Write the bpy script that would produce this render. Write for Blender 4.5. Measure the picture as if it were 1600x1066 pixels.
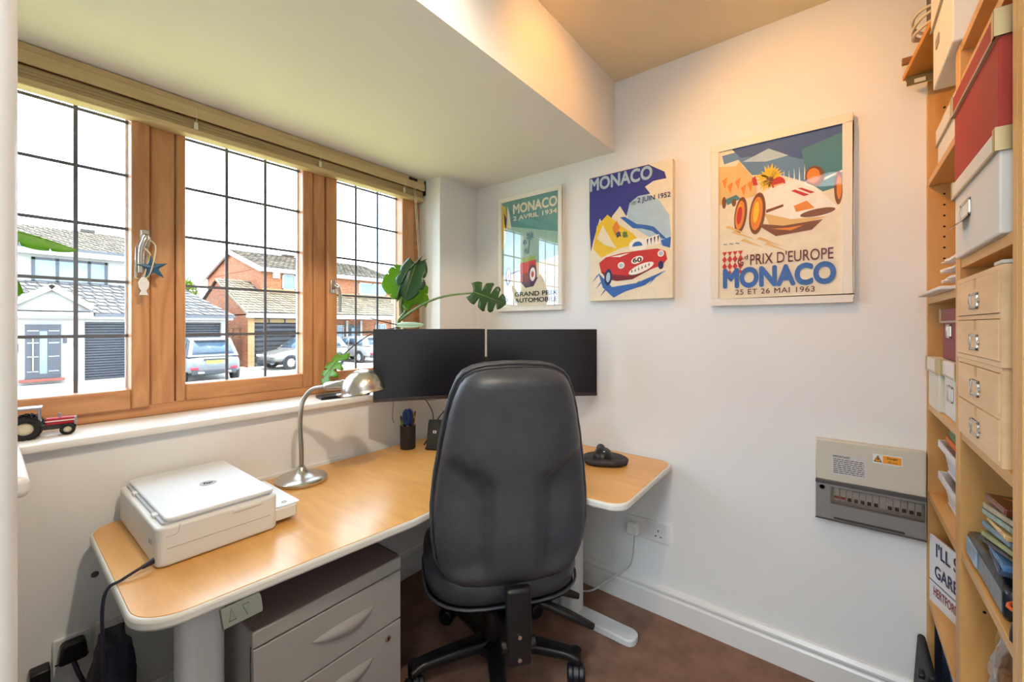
import bpy, bmesh, math, random
from mathutils import Vector, Matrix
random.seed(7)
for o in list(bpy.data.objects):
    bpy.data.objects.remove(o, do_unlink=True)
scene = bpy.context.scene
COL = scene.collection
R = math.radians

# ------------------------------------------------------------------ camera
cam_data = bpy.data.cameras.new('camera')
cam = bpy.data.objects.new('camera', cam_data)
COL.objects.link(cam)
cam_data.sensor_width = 36.0
cam_data.lens = 36.0 * 653.0 / 1600.0
cam_data.shift_y = -24.0 / 1600.0
cam_data.clip_start = 0.02
cam_data.clip_end = 400
cam.location = (0, 0, 1.26)
cam.rotation_euler = (math.pi / 2, 0, math.atan(515 / 653.0))
scene.camera = cam

# ------------------------------------------------------------------ sky
world = bpy.data.worlds.new('sky_world')
scene.world = world
world.use_nodes = True
nt = world.node_tree
nt.nodes.clear()
tc = nt.nodes.new('ShaderNodeTexCoord')
mp = nt.nodes.new('ShaderNodeMapping'); mp.inputs['Scale'].default_value = (1, 1, 2.6)
nz = nt.nodes.new('ShaderNodeTexNoise'); nz.inputs['Scale'].default_value = 3.2; nz.inputs['Detail'].default_value = 6
rp = nt.nodes.new('ShaderNodeValToRGB')
rp.color_ramp.elements[0].position = .36; rp.color_ramp.elements[0].color = (.50, .70, 1, 1)
rp.color_ramp.elements[1].position = .56; rp.color_ramp.elements[1].color = (.74, .88, 1, 1)
bg = nt.nodes.new('ShaderNodeBackground'); bg.inputs['Strength'].default_value = 8.6
wo = nt.nodes.new('ShaderNodeOutputWorld')
nt.links.new(tc.outputs['Generated'], mp.inputs['Vector']); nt.links.new(mp.outputs[0], nz.inputs['Vector'])
nt.links.new(nz.outputs['Fac'], rp.inputs['Fac']); nt.links.new(rp.outputs['Color'], bg.inputs['Color'])
nt.links.new(bg.outputs[0], wo.inputs['Surface'])

# ------------------------------------------------------------------ lights
def light(name, typ, loc, aim, power, color, **kw):
    d = bpy.data.lights.new(name, typ); o = bpy.data.objects.new(name, d); COL.objects.link(o)
    d.energy = power; d.color = color; o.location = loc
    o.rotation_euler = (Vector(aim) - Vector(loc)).to_track_quat('-Z', 'Y').to_euler()
    for k, v in kw.items(): setattr(d, k, v)
    return o
light('sun', 'SUN', (5, -3, 30), (0, 0, 0), 8, (1, .94, .80), angle=R(3))
WARM = (1, .42, .07)
SPOT_Z = 2.335
SPOTS = [((-.40, 1.12, SPOT_Z), (-.835, 1.26, 2.12), 9, WARM, 88),
         ((-.40, .52, SPOT_Z), (-.86, .50, 2.10), 10, WARM, 84),
         ((-.34, 1.12, SPOT_Z), (-.02, 1.84, 1.64), 25, (1, .45, .09), 118),
         ((-.34, .40, SPOT_Z), (-1.5, .55, .95), 48, (1, .86, .68), 118)]
for i, (l, a, p, c, sz) in enumerate(SPOTS):
    light('spot_lamp_light', 'SPOT', l, a, p, c, spot_size=R(sz), spot_blend=.8, shadow_soft_size=.022)
light('room_fill_light', 'AREA', (-.05, -.35, 2.37), (-.05, -.35, 0), 9, (.93, .96, 1), shape='DISK', size=.36)  # added fill light, an unseen lamp that brightens the room from behind
light('hall_fill_light', 'AREA', (-.05, -1.5, 2.36), (-.05, -1.3, 0), 54, (.68, .85, 1), shape='DISK', size=.5)  # added cool fill through the doorway, mainly for the poster wall

scene.view_settings.view_transform = 'Standard'
scene.view_settings.look = 'None'
scene.view_settings.gamma = 1
scene.view_settings.use_curve_mapping = False
scene.view_settings.exposure = 0.20

# ------------------------------------------------------------------ helpers
def lin(r, g, b):
    return tuple((c / 255 / 12.92) if c / 255 <= .04045 else ((c / 255 + .055) / 1.055) ** 2.4 for c in (r, g, b))
MATS = {}
def M(name, rgb, rough=.5, metal=0, var=.06, vscale=9, bump=0, bscale=60, coat=0, alpha=1, stretch=None, spec=.5, trans=0, emit=0):
    if name in MATS: return MATS[name]
    m = bpy.data.materials.new(name); MATS[name] = m; m.use_nodes = True
    n = m.node_tree; b = n.nodes['Principled BSDF']; c = lin(*rgb)
    tcn = n.nodes.new('ShaderNodeTexCoord'); vec = tcn.outputs['Object']
    if stretch:
        mpn = n.nodes.new('ShaderNodeMapping'); mpn.inputs['Scale'].default_value = stretch
        n.links.new(vec, mpn.inputs['Vector']); vec = mpn.outputs[0]
    if var:
        t = n.nodes.new('ShaderNodeTexNoise'); t.inputs['Scale'].default_value = vscale; t.inputs['Detail'].default_value = 5
        n.links.new(vec, t.inputs['Vector'])
        rr = n.nodes.new('ShaderNodeValToRGB')
        rr.color_ramp.elements[0].position = .3; rr.color_ramp.elements[1].position = .7
        rr.color_ramp.elements[0].color = tuple(max(0, k * (1 - var)) for k in c) + (1,)
        rr.color_ramp.elements[1].color = tuple(min(1, k * (1 + var)) for k in c) + (1,)
        n.links.new(t.outputs['Fac'], rr.inputs['Fac']); n.links.new(rr.outputs['Color'], b.inputs['Base Color'])
    else:
        b.inputs['Base Color'].default_value = c + (1,)
    b.inputs['Roughness'].default_value = rough; b.inputs['Metallic'].default_value = metal
    b.inputs['Specular IOR Level'].default_value = spec
    if coat: b.inputs['Coat Weight'].default_value = coat; b.inputs['Coat Roughness'].default_value = .12
    if alpha < 1: b.inputs['Alpha'].default_value = alpha
    if emit:
        b.inputs['Emission Color'].default_value = c + (1,); b.inputs['Emission Strength'].default_value = emit
    if bump:
        t2 = n.nodes.new('ShaderNodeTexNoise'); t2.inputs['Scale'].default_value = bscale; t2.inputs['Detail'].default_value = 4
        n.links.new(vec, t2.inputs['Vector'])
        bp = n.nodes.new('ShaderNodeBump'); bp.inputs['Strength'].default_value = bump; bp.inputs['Distance'].default_value = .01
        n.links.new(t2.outputs['Fac'], bp.inputs['Height']); n.links.new(bp.outputs[0], b.inputs['Normal'])
    if trans:
        tr = n.nodes.new('ShaderNodeBsdfTranslucent'); tr.inputs['Color'].default_value = c + (1,)
        mx = n.nodes.new('ShaderNodeMixShader'); mx.inputs[0].default_value = trans
        n.links.new(b.outputs[0], mx.inputs[1]); n.links.new(tr.outputs[0], mx.inputs[2])
        n.links.new(mx.outputs[0], n.nodes['Material Output'].inputs['Surface'])
    return m
def wood(name, c1, c2, scale=(3, 30, 30), rough=.45, coat=0, dist=3, bump=.05):
    m = bpy.data.materials.new(name); MATS[name] = m; m.use_nodes = True
    n = m.node_tree; b = n.nodes['Principled BSDF']
    tcn = n.nodes.new('ShaderNodeTexCoord'); mpn = n.nodes.new('ShaderNodeMapping'); mpn.inputs['Scale'].default_value = scale
    n.links.new(tcn.outputs['Object'], mpn.inputs['Vector'])
    t = n.nodes.new('ShaderNodeTexNoise'); t.inputs['Scale'].default_value = 1.0; t.inputs['Detail'].default_value = 7; t.inputs['Distortion'].default_value = dist * .2
    n.links.new(mpn.outputs[0], t.inputs['Vector'])
    rr = n.nodes.new('ShaderNodeValToRGB')
    rr.color_ramp.elements[0].position = .28; rr.color_ramp.elements[1].position = .72
    rr.color_ramp.elements[0].color = lin(*c1) + (1,); rr.color_ramp.elements[1].color = lin(*c2) + (1,)
    n.links.new(t.outputs['Fac'], rr.inputs['Fac']); n.links.new(rr.outputs['Color'], b.inputs['Base Color'])
    b.inputs['Roughness'].default_value = rough
    if coat: b.inputs['Coat Weight'].default_value = coat; b.inputs['Coat Roughness'].default_value = .18
    if bump:
        bp = n.nodes.new('ShaderNodeBump'); bp.inputs['Strength'].default_value = bump; bp.inputs['Distance'].default_value = .004
        n.links.new(t.outputs['Fac'], bp.inputs['Height']); n.links.new(bp.outputs[0], b.inputs['Normal'])
    return m
def glass(name, tint=(1, 1, 1), refl=.06, rough=.0, tcol=(1, 1, 1)):
    m = bpy.data.materials.new(name); MATS[name] = m; m.use_nodes = True
    n = m.node_tree; n.nodes.remove(n.nodes['Principled BSDF'])
    tr = n.nodes.new('ShaderNodeBsdfTransparent'); tr.inputs['Color'].default_value = tuple(tcol) + (1,)
    gl = n.nodes.new('ShaderNodeBsdfGlossy'); gl.inputs['Roughness'].default_value = rough; gl.inputs['Color'].default_value = tuple(tint) + (1,)
    ge = n.nodes.new('ShaderNodeNewGeometry'); dt = n.nodes.new('ShaderNodeVectorMath'); dt.operation = 'DOT_PRODUCT'
    n.links.new(ge.outputs['Normal'], dt.inputs[0]); n.links.new(ge.outputs['Incoming'], dt.inputs[1])
    def mth(op, a, b=None):
        q = n.nodes.new('ShaderNodeMath'); q.operation = op; q.use_clamp = op == 'MULTIPLY_ADD'
        n.links.new(a, q.inputs[0])
        if b is not None: q.inputs[1].default_value = b
        return q
    ab = mth('ABSOLUTE', dt.outputs['Value']); iv = mth('MULTIPLY', ab.outputs[0], -1.0); i2 = mth('ADD', iv.outputs[0], 1.0)
    pw_ = mth('POWER', i2.outputs[0], 5.0); mul = mth('MULTIPLY_ADD', pw_.outputs[0], 1 - refl); mul.inputs[2].default_value = refl   # thin-glass reflectance
    mx = n.nodes.new('ShaderNodeMixShader'); n.links.new(mul.outputs[0], mx.inputs[0])
    n.links.new(tr.outputs[0], mx.inputs[1]); n.links.new(gl.outputs[0], mx.inputs[2])
    n.links.new(mx.outputs[0], n.nodes['Material Output'].inputs['Surface'])
    return m
def brickmat(name, c1, c2, mortar, swap=False, scale=1.0):
    m = bpy.data.materials.new(name); MATS[name] = m; m.use_nodes = True
    n = m.node_tree; b = n.nodes['Principled BSDF']
    tcn = n.nodes.new('ShaderNodeTexCoord')
    sp = n.nodes.new('ShaderNodeSeparateXYZ'); cb = n.nodes.new('ShaderNodeCombineXYZ'); ad = n.nodes.new('ShaderNodeMath')
    n.links.new(tcn.outputs['Object'], sp.inputs[0]); n.links.new(sp.outputs['X'], ad.inputs[0]); n.links.new(sp.outputs['Y'], ad.inputs[1])
    n.links.new(ad.outputs[0], cb.inputs[0]); n.links.new(sp.outputs['Z'], cb.inputs[1])
    t = n.nodes.new('ShaderNodeTexBrick'); t.inputs['Scale'].default_value = scale
    t.inputs['Brick Width'].default_value = .225; t.inputs['Row Height'].default_value = .075; t.inputs['Mortar Size'].default_value = .010; t.inputs['Bias'].default_value = .1
    t.inputs['Color1'].default_value = lin(*c1) + (1,); t.inputs['Color2'].default_value = lin(*c2) + (1,); t.inputs['Mortar'].default_value = lin(*mortar) + (1,)
    n.links.new(cb.outputs[0], t.inputs['Vector']); n.links.new(t.outputs['Color'], b.inputs['Base Color'])
    b.inputs['Roughness'].default_value = .9
    return m

ORG = {}
class MB:
    def __init__(s): s.v = []; s.f = []; s.m = []
    def add(s, vs, fs, mi=0):
        k = len(s.v); s.v += [tuple(p) for p in vs]; s.f += [tuple(i + k for i in q) for q in fs]; s.m += [mi] * len(fs); return s
    def box(s, x0, x1, y0, y1, z0, z1, mi=0):
        v = [(x, y, z) for x in (x0, x1) for y in (y0, y1) for z in (z0, z1)]
        return s.add(v, [(0, 1, 3, 2), (4, 6, 7, 5), (0, 4, 5, 1), (2, 3, 7, 6), (0, 2, 6, 4), (1, 5, 7, 3)], mi)
    def tube(s, pts, r, n=8, mi=0, caps=True, closed=False):
        pts = [Vector(p) for p in pts]; N = len(pts)
        rs = r if isinstance(r, (list, tuple)) else [r] * N
        tang = []
        for i in range(N):
            a = pts[(i - 1) % N] if (closed or i > 0) else pts[i]; b = pts[(i + 1) % N] if (closed or i < N - 1) else pts[i]
            t = b - a; tang.append(t.normalized() if t.length > 1e-9 else Vector((0, 0, 1)))
        up = Vector((0, 0, 1)) if abs(tang[0].z) < .9 else Vector((1, 0, 0))
        nrm = tang[0].cross(up).normalized(); vs = []
        for i in range(N):
            nrm = (nrm - tang[i] * nrm.dot(tang[i])); nrm = nrm.normalized() if nrm.length > 1e-6 else tang[i].orthogonal().normalized()
            bi = tang[i].cross(nrm)
            for j in range(n):
                a = 2 * math.pi * j / n; vs.append(pts[i] + (nrm * math.cos(a) + bi * math.sin(a)) * rs[i])
        fs = []
        for i in range(N - (0 if closed else 1)):
            for j in range(n):
                i2 = (i + 1) % N
                fs.append((i * n + j, i * n + (j + 1) % n, i2 * n + (j + 1) % n, i2 * n + j))
        if caps and not closed:
            fs.append(tuple(range(n - 1, -1, -1))); fs.append(tuple(range((N - 1) * n, N * n)))
        return s.add(vs, fs, mi)
    def cyl(s, p0, p1, r0, r1=None, n=20, mi=0): return s.tube([p0, p1], [r0, r0 if r1 is None else r1], n, mi)
    def lathe(s, prof, c=(0, 0, 0), n=28, mi=0, caps=True, axis='z'):
        vs = []
        for (r, z) in prof:
            for j in range(n):
                a = 2 * math.pi * j / n; p = (r * math.cos(a), r * math.sin(a), z)
                if axis == 'y': p = (p[0], z, p[1])
                if axis == 'x': p = (z, p[0], p[1])
                vs.append((c[0] + p[0], c[1] + p[1], c[2] + p[2]))
        fs = []
        for i in range(len(prof) - 1):
            for j in range(n): fs.append((i * n + j, i * n + (j + 1) % n, (i + 1) * n + (j + 1) % n, (i + 1) * n + j))
        if caps: fs.append(tuple(range(n - 1, -1, -1))); fs.append(tuple(range((len(prof) - 1) * n, len(prof) * n)))
        return s.add(vs, fs, mi)
    def prism(s, out, z0, z1, mi=0, f=None):
        f = f or (lambda a, b, c: (a, b, c)); n = len(out)
        vs = [f(a, b, z0) for a, b in out] + [f(a, b, z1) for a, b in out]
        fs = [tuple(range(n - 1, -1, -1)), tuple(range(n, 2 * n))] + [(i, (i + 1) % n, n + (i + 1) % n, n + i) for i in range(n)]
        return s.add(vs, fs, mi)
    def poly(s, pts, mi=0): return s.add(pts, [tuple(range(len(pts)))], mi)
    def grid(s, rows, mi=0, wrap=False):
        nr, nc = len(rows), len(rows[0]); fs = []
        for i in range(nr - 1):
            for j in range(nc - (0 if wrap else 1)): fs.append((i * nc + j, i * nc + (j + 1) % nc, (i + 1) * nc + (j + 1) % nc, (i + 1) * nc + j))
        return s.add([p for r in rows for p in r], fs, mi)
    def ball(s, c, r, nu=20, nv=12, mi=0):
        r = r if isinstance(r, (tuple, list)) else (r, r, r); rows = []
        for i in range(nv + 1):
            th = math.pi * i / nv
            rows.append([(c[0] + r[0] * math.sin(th) * math.cos(2 * math.pi * j / nu), c[1] + r[1] * math.sin(th) * math.sin(2 * math.pi * j / nu), c[2] - r[2] * math.cos(th)) for j in range(nu)])
        return s.grid(rows, mi, True)
    def xf(s, mat, k=0):
        for i in range(k, len(s.v)): s.v[i] = tuple(mat @ Vector(s.v[i]))
        return s
    def build(s, name, mats, parent=None, bevel=0, smooth=40, seg=2, local=False, solid=0, sub=0):
        me = bpy.data.meshes.new(name); vs = s.v
        if parent is None:
            xs = [p[0] for p in vs]; ys = [p[1] for p in vs]; zs = [p[2] for p in vs]
            org = Vector(((min(xs) + max(xs)) / 2, (min(ys) + max(ys)) / 2, min(zs)))
        else: org = Vector((0, 0, 0)) if local else ORG[parent.name]
        me.from_pydata([tuple(Vector(p) - org) for p in vs], [], s.f)
        mats = mats if isinstance(mats, (list, tuple)) else [mats]
        for m in mats: me.materials.append(m)
        if len(mats) > 1: me.polygons.foreach_set('material_index', s.m)
        bm = bmesh.new(); bm.from_mesh(me); bmesh.ops.remove_doubles(bm, verts=bm.verts, dist=1e-6)
        bmesh.ops.recalc_face_normals(bm, faces=bm.faces); bm.to_mesh(me); bm.free()
        if smooth:
            me.shade_smooth(); me.set_sharp_from_angle(angle=R(smooth))
        o = bpy.data.objects.new(name, me); COL.objects.link(o)
        if parent is None: o.location = org; ORG[o.name] = org
        else: o.parent = parent; ORG[o.name] = org
        if solid: d = o.modifiers.new('thickness', 'SOLIDIFY'); d.thickness = solid; d.offset = 0
        if bevel:
            d = o.modifiers.new('bevel', 'BEVEL'); d.width = bevel; d.segments = seg; d.limit_method = 'ANGLE'; d.angle_limit = R(40)
        if sub: d = o.modifiers.new('sub', 'SUBSURF'); d.levels = sub; d.render_levels = sub
        return o
def tag(o, label, cat, group=None, kind=None):
    o['label'] = label
    if cat: o['category'] = cat
    if group: o['group'] = group
    if kind: o['kind'] = kind
    return o
def thing(name, label, cat, loc=(0, 0, 0), rotz=0, group=None):
    o = bpy.data.objects.new(name, None); COL.objects.link(o); o.location = loc; o.rotation_euler = (0, 0, rotz)
    o.empty_display_size = .05; ORG[o.name] = Vector(loc)
    return tag(o, label, cat, group)
def struct(name, mb, m, parent=None, label=None, **kw):
    o = mb.build(name, m, parent, **kw)
    if parent is None: o['kind'] = 'structure'
    if label: o['label'] = label
    return o
def bez(pts, n=24):
    P = [Vector(p) for p in pts]; out = []
    for i in range(len(P) - 1):
        p0 = P[max(i - 1, 0)]; p1 = P[i]; p2 = P[i + 1]; p3 = P[min(i + 2, len(P) - 1)]
        k = max(3, n // (len(P) - 1))
        for j in range(k):
            t = j / k
            out.append(.5 * ((2 * p1) + (p2 - p0) * t + (2 * p0 - 5 * p1 + 4 * p2 - p3) * t * t + (3 * p1 - p0 - 3 * p2 + p3) * t ** 3))
    out.append(P[-1]); return out
def rrect(x0, x1, y0, y1, r, n=6):
    o = []
    for cx, cy, a0 in ((x1 - r, y1 - r, 0), (x0 + r, y1 - r, 90), (x0 + r, y0 + r, 180), (x1 - r, y0 + r, 270)):
        for i in range(n + 1):
            a = R(a0 + 90 * i / n); o.append((cx + r * math.cos(a), cy + r * math.sin(a)))
    return o
def text2d(s, bold=0.0, spacing=1.0, shear=0):
    c = bpy.data.curves.new('t', 'FONT'); c.body = s; c.offset = bold; c.space_character = spacing; c.shear = shear; c.resolution_u = 4
    o = bpy.data.objects.new('t', c); COL.objects.link(o)
    bpy.context.view_layer.update()
    me = bpy.data.meshes.new_from_object(o.evaluated_get(bpy.context.evaluated_depsgraph_get()))
    vs = [(v.co.x, v.co.y) for v in me.vertices]; fs = [tuple(p.vertices) for p in me.polygons]
    bpy.data.objects.remove(o, do_unlink=True); bpy.data.curves.remove(c); bpy.data.meshes.remove(me)
    return vs, fs
def lettering(mb, s, a0, a1, b0, b1, f, bold=0.0, mi=0, spacing=1.0, shear=0, skew=0.0, n=(0, 0, 0)):
    """fit text s into the rectangle a0..a1, b0..b1 of the plane f(a, b) -> point"""
    vs, fs = text2d(s, 0, spacing, shear)
    xs = [v[0] for v in vs]; ys = [v[1] for v in vs]; x0, x1, y0, y1 = min(xs), max(xs), min(ys), max(ys)
    N = Vector(n)
    for q, (dx, dy) in enumerate(((0, 0), (1, 0), (-1, 0), (0, 1), (0, -1), (.7, .7), (-.7, .7), (.7, -.7), (-.7, -.7)) if bold else ((0, 0),)):
        pts = []; up_ = N * (.00005 * q)
        for x, y in vs:
            k = (x - x0 + dx * bold) / (x1 - x0); pts.append(Vector(f(a0 + (a1 - a0) * k, b0 + (b1 - b0) * (y - y0 + dy * bold) / (y1 - y0) + skew * k)) + up_)
        mb.add(pts, fs, mi)
# ------------------------------------------------------------------ materials
wallm = M('wall_paint', (236, 236, 234), .8, var=.015, vscale=3, bump=.05, bscale=180)
ceilm = M('ceiling_paint', (236, 234, 228), .85, var=.015, vscale=3)
gloss = M('white_gloss_paint', (232, 230, 226), .3, var=.01)
oakf = wood('oak_foil', (178, 120, 76), (214, 158, 108), (26, 26, 3.2), .38, dist=5)
oakh = wood('oak_foil_horizontal', (178, 120, 76), (214, 158, 108), (26, 3.2, 26), .38, dist=5)
beech = wood('beech_veneer', (212, 154, 78), (230, 174, 98), (5, 26, 26), .34, coat=.35, dist=3, bump=0)
pine = wood('birch_veneer', (202, 150, 84), (222, 172, 104), (22, 22, 3), .42, dist=3, bump=.02)
pineh = wood('birch_veneer_shelf', (202, 150, 84), (222, 172, 104), (22, 3, 22), .42, dist=3, bump=.02)
plym = wood('plywood_birch', (222, 184, 136), (236, 202, 156), (18, 4, 30), .5, dist=2, bump=.02)
white = M('white_plastic', (232, 232, 230), .35, var=.01)
cream = M('cream_plastic', (214, 210, 192), .4, var=.01)
black = M('black_plastic', (18, 18, 21), .38, var=.05)
blackm = M('matt_black', (24, 24, 27), .6, var=.08)
steel = M('brushed_steel', (196, 192, 184), .26, 1, var=.05, stretch=(60, 60, 4))
chrome = M('chrome', (220, 220, 222), .12, 1, var=0)
gap = M('dark_gap', (20, 18, 18), .9, var=0)

# ------------------------------------------------------------------ carpet material
carp = M('carpet_brown', (150, 116, 98), .98, var=.2, vscale=14, bump=.7, bscale=420, spec=.1)

# ------------------------------------------------------------------ room shell
X0, X1, Y0, Y1, H = -1.72, .50, -.745, 1.84, 2.40
SOF, BX = 2.075, -.835
struct('floor', MB().box(-2.02, .62, -2.35, Y1 + .1, -.1, 0), carp, label='brown carpet floor')
struct('ceiling', MB().box(BX, .62, -2.35, Y1 + .1, H, H + .1), M('ceiling_cream_paint', (236, 220, 188), .85, var=.015, vscale=3))  # warm glow of the spots is put into the ceiling colour
struct('trim_1', MB().box(-2.02, BX, Y0 - .1, Y1 + .1, SOF, H + .1), ceilm, label='dropped bulkhead over the window, pale lower ceiling')
WY0, WY1, WZ0 = -.19, 1.546, .915
w = MB()
w.box(-2.02, X0, Y0 - .1, Y1 + .1, -.1, WZ0); w.box(-2.02, X0, Y0 - .1, WY0, WZ0, SOF); w.box(-2.02, X0, WY1, Y1 + .1, WZ0, SOF)
struct('wall_window', w, wallm)
struct('wall_back', MB().box(X0, .62, Y1, Y1 + .1, 0, H), wallm)
struct('wall_right', MB().box(X1, .62, -2.35, Y1, 0, H), wallm)
w = MB(); w.box(-2.02, -.46, Y0 - .1, Y0, 0, H); w.box(.36, X1, Y0 - .1, Y0, 0, H); w.box(-.46, .36, Y0 - .1, Y0, 2.02, H)
struct('wall_door', w, wallm)
w = MB(); w.box(-1.1, -1.0, -2.35, Y0 - .1, 0, H); w.box(-1.0, X1, -2.35, -2.25, 0, H)
struct('wall_hall', w, wallm)
def skirting(name, f, L):
    mb = MB(); prof = [(0, 0), (.016, 0), (.016, .085), (.011, .092), (.011, .098), (.016, .104), (.016, .112), (.008, .125), (0, .128)]
    n = len(prof); mb.add([f(0, d, z) for d, z in prof] + [f(L, d, z) for d, z in prof],
        [tuple(range(n)), tuple(range(2 * n - 1, n - 1, -1))] + [(i, n + i, n + (i + 1) % n, (i + 1) % n) for i in range(n)])
    return struct(name, mb, gloss, smooth=0)
skirting('baseboard_back', lambda s, d, z: (X0 + s, Y1 - d, z), .22 - X0)
skirting('baseboard_window', lambda s, d, z: (X0 + d, Y0 + s, z), Y1 - Y0)
# open door leaf beside the camera
d = MB(); d.prism([(-.496, -.735), (-.46, -.735), (-.46, .006), (-.463, .012), (-.470, .016), (-.486, .016), (-.493, .012), (-.496, .006)], .01, 1.99)
door = struct('door_1', d, gloss, label='edge of an open white door beside the camera')
struct('hinge_edge', MB().box(-.4605, -.4585, -.70, -.02, .2, 1.8), gloss, door, bevel=.001)
hd = MB(); hd.cyl((-.46, -.06, 1.0), (-.415, -.06, 1.0), .009); hd.tube([(-.418, -.06, 1.0), (-.412, -.08, 1.0), (-.412, -.17, 1.0)], .008, 10)
struct('handle', hd, chrome, door)
# window sill
s = MB(); prof = [(-1.90, .915), (-1.698, .915), (-1.690, .921), (-1.688, .930), (-1.692, .940), (-1.702, .945), (-1.90, .945)]
n = len(prof)
ext = lambda x: (Y0 if False else WY0)
s.add([(x, WY0, z) for x, z in prof] + [(x, WY1, z) for x, z in prof], [tuple(range(n)), tuple(range(2 * n - 1, n - 1, -1))] + [(i, n + i, n + (i + 1) % n, (i + 1) % n) for i in range(n)])
s.box(-1.719, -1.69, WY0 - .02, WY0, .916, .944); s.box(-1.719, -1.69, WY1, WY1 + .02, .916, .944)
struct('trim_2', s, gloss, label='white window sill with rounded front edge')

# ------------------------------------------------------------------ window
FX0, FX1 = -1.965, -1.892          # frame depth
GX = -1.93
win = thing('window_1', 'brown wood-grain window with three leaded panes above the desk', None, (-1.93, .678, .945)); win['kind'] = 'structure'
f = MB()
f.box(FX0, FX1, WY0, WY1, .945, .985); f.box(FX0, FX1, WY0, WY1, 2.035, SOF)
f.box(FX0, FX1, WY0, WY0 + .045, .985, 2.035); f.box(FX0, FX1, WY1 - .045, WY1, .985, 2.035)
f.build('frame', oakh, win, bevel=.005)
for a, b in ((.362, .432), (.936, .992)):
    MB().box(FX0, FX1 + .001, a, b, .98, 2.04).build('mullion', oakf, win, bevel=.006)
PAN = [(-.065, .311, -.12, .36, 3, True), (.463, .888, .434, .934, 3, False), (1.043, 1.419, .994, 1.498, 3, True)]
gpane = glass('window_glass', refl=.05)
lead = M('lead_strip', (104, 107, 116), .5, .3, var=.05)
spacer = M('spacer_bar', (205, 210, 216), .35, .5, var=0)
ROWZ = [1.2256, 1.4086, 1.5916, 1.7746, 1.9576]
for (g0, g1, s0, s1, nc, opening) in PAN:
    zf0, zf1 = (.978, 2.04) if opening else (.982, 2.038)
    xf = FX1 + (.016 if opening else .004)
    z0, z1 = 1.045, 1.995
    sm = MB()
    sm.box(FX0 + .004, xf, s0, g0, zf0, zf1); sm.box(FX0 + .004, xf, g1, s1, zf0, zf1)
    sash = sm.build('sash', oakf, win, bevel=.006)
    MB().box(FX0 + .004, xf, g0, g1, zf0, z0).build('rail', oakh, sash, bevel=.006)
    MB().box(FX0 + .004, xf, g0, g1, z1, zf1).build('rail', oakh, sash, bevel=.006)
    # glazing bead ring with mitred slope, silver spacer behind
    for (a, b, c, d_) in ((g0, g0 + .006, z0, z1), (g1 - .006, g1, z0, z1)):
        MB().box(GX - .012, GX - .004, a, b, c, d_).build('spacer_bar', spacer, sash)
    pane = MB().box(GX - .002, GX + .002, g0 - .004, g1 + .004, z0 - .004, z1 + .004).build('pane', gpane, win)
    for k in range(1, nc):
        y = g0 + (g1 - g0) * k / nc
        MB().box(GX + .002, GX + .0045, y - .0052, y + .0052, z0, z1).build('lead_strip', lead, pane)
    for z in ROWZ:
        MB().box(GX + .0021, GX + .0042, g0, g1, z - .005, z + .005).build('lead_strip', lead, pane)
def handle(y, z, xf, flip):
    h = MB(); h.box(xf, xf + .010, y - .014, y + .014, z - .03, z + .034)
    hb = h.build('handle', steel, win, bevel=.006, seg=3)
    l = MB(); l.cyl((xf + .008, y, z), (xf + .034, y, z), .010)
    l.tube(bez([(xf + .03, y, z + .008), (xf + .042, y + flip * .006, z - .004), (xf + .040, y + flip * .016, z - .045), (xf + .038, y + flip * .016, z - .118)], 16), [.009] * 6 + [.008] * 11, 10)
    l.build('lever', steel, hb)
handle(.345, 1.555, FX1 + .016, -1)
handle(1.018, 1.44, FX1 + .016, 1)

# ------------------------------------------------------------------ blind
BLX0, BLX1, BLY0, BLY1 = -1.895, -1.845, WY0 + .005, WY1 - .006
bl = thing('venetian_blind', 'beige wooden venetian blind pulled up above the window', 'blind', (-1.87, .68, 1.953))
bwood = wood('blind_wood', (196, 172, 124), (214, 192, 144), (26, 3, 26), .5, bump=.03)
bdark = wood('blind_slat_wood', (176, 154, 110), (196, 172, 126), (26, 3, 26), .55, bump=.03)
MB().box(BLX0, BLX1 + .006, BLY0, BLY1, 2.046, 2.073).build('headrail', bwood, bl, bevel=.002)
MB().box(BLX1 + .004, BLX1 + .012, BLY0, BLY1, 2.012, 2.052).build('valance', bwood, bl, bevel=.003)
for k in range(10):
    z = 1.976 + k * .0035
    MB().box(BLX0, BLX1 - .003 - (k % 3) * .001, BLY0 + .004, BLY1 - .004, z, z + .0026).build('slat', bdark, bl)
MB().box(BLX0, BLX1 + .004, BLY0 + .003, BLY1 - .003, 1.953, 1.974).build('bottom_rail', bwood, bl, bevel=.004)
clear = M('clear_clip', (222, 214, 190), .25, var=0)
cordm = M('blind_cord', (214, 204, 178), .8, var=0)
for y in (.04, .48, .94, 1.40):
    c = MB(); c.tube([(BLX1 + .013, y, 2.05), (BLX1 + .010, y + .002, 2.01), (BLX1 + .002, y, 1.98)], .0016, 6)
    c.build('ladder_cord', cordm, bl)
    MB().box(BLX1 + .002, BLX1 + .008, y - .006, y + .008, 1.972, 1.998).build('clip', clear, bl, bevel=.002)
MB().box(BLX1 - .01, BLX1 + .013, BLY1 - .004, BLY1 + .002, 1.99, 2.07).build('end_bracket', blackm, bl, bevel=.002)
MB().box(BLX1 + .006, BLX1 + .013, 1.43, 1.485, 2.053, 2.066).build('cord_lock', blackm, bl, bevel=.002)
c = MB()
for (y0, y1, y2) in ((1.452, 1.487, 1.497), (1.462, 1.495, 1.507)):
    c.tube(bez([(BLX1 + .013, y0, 2.05), (BLX1 + .016, y0 + .01, 1.95), (BLX1 + .02, y1, 1.60), (BLX1 + .022, y2, 1.20), (BLX1 + .022, y2, 1.12)], 20), .0016, 6)
c.build('pull_cord', cordm, bl)

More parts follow.
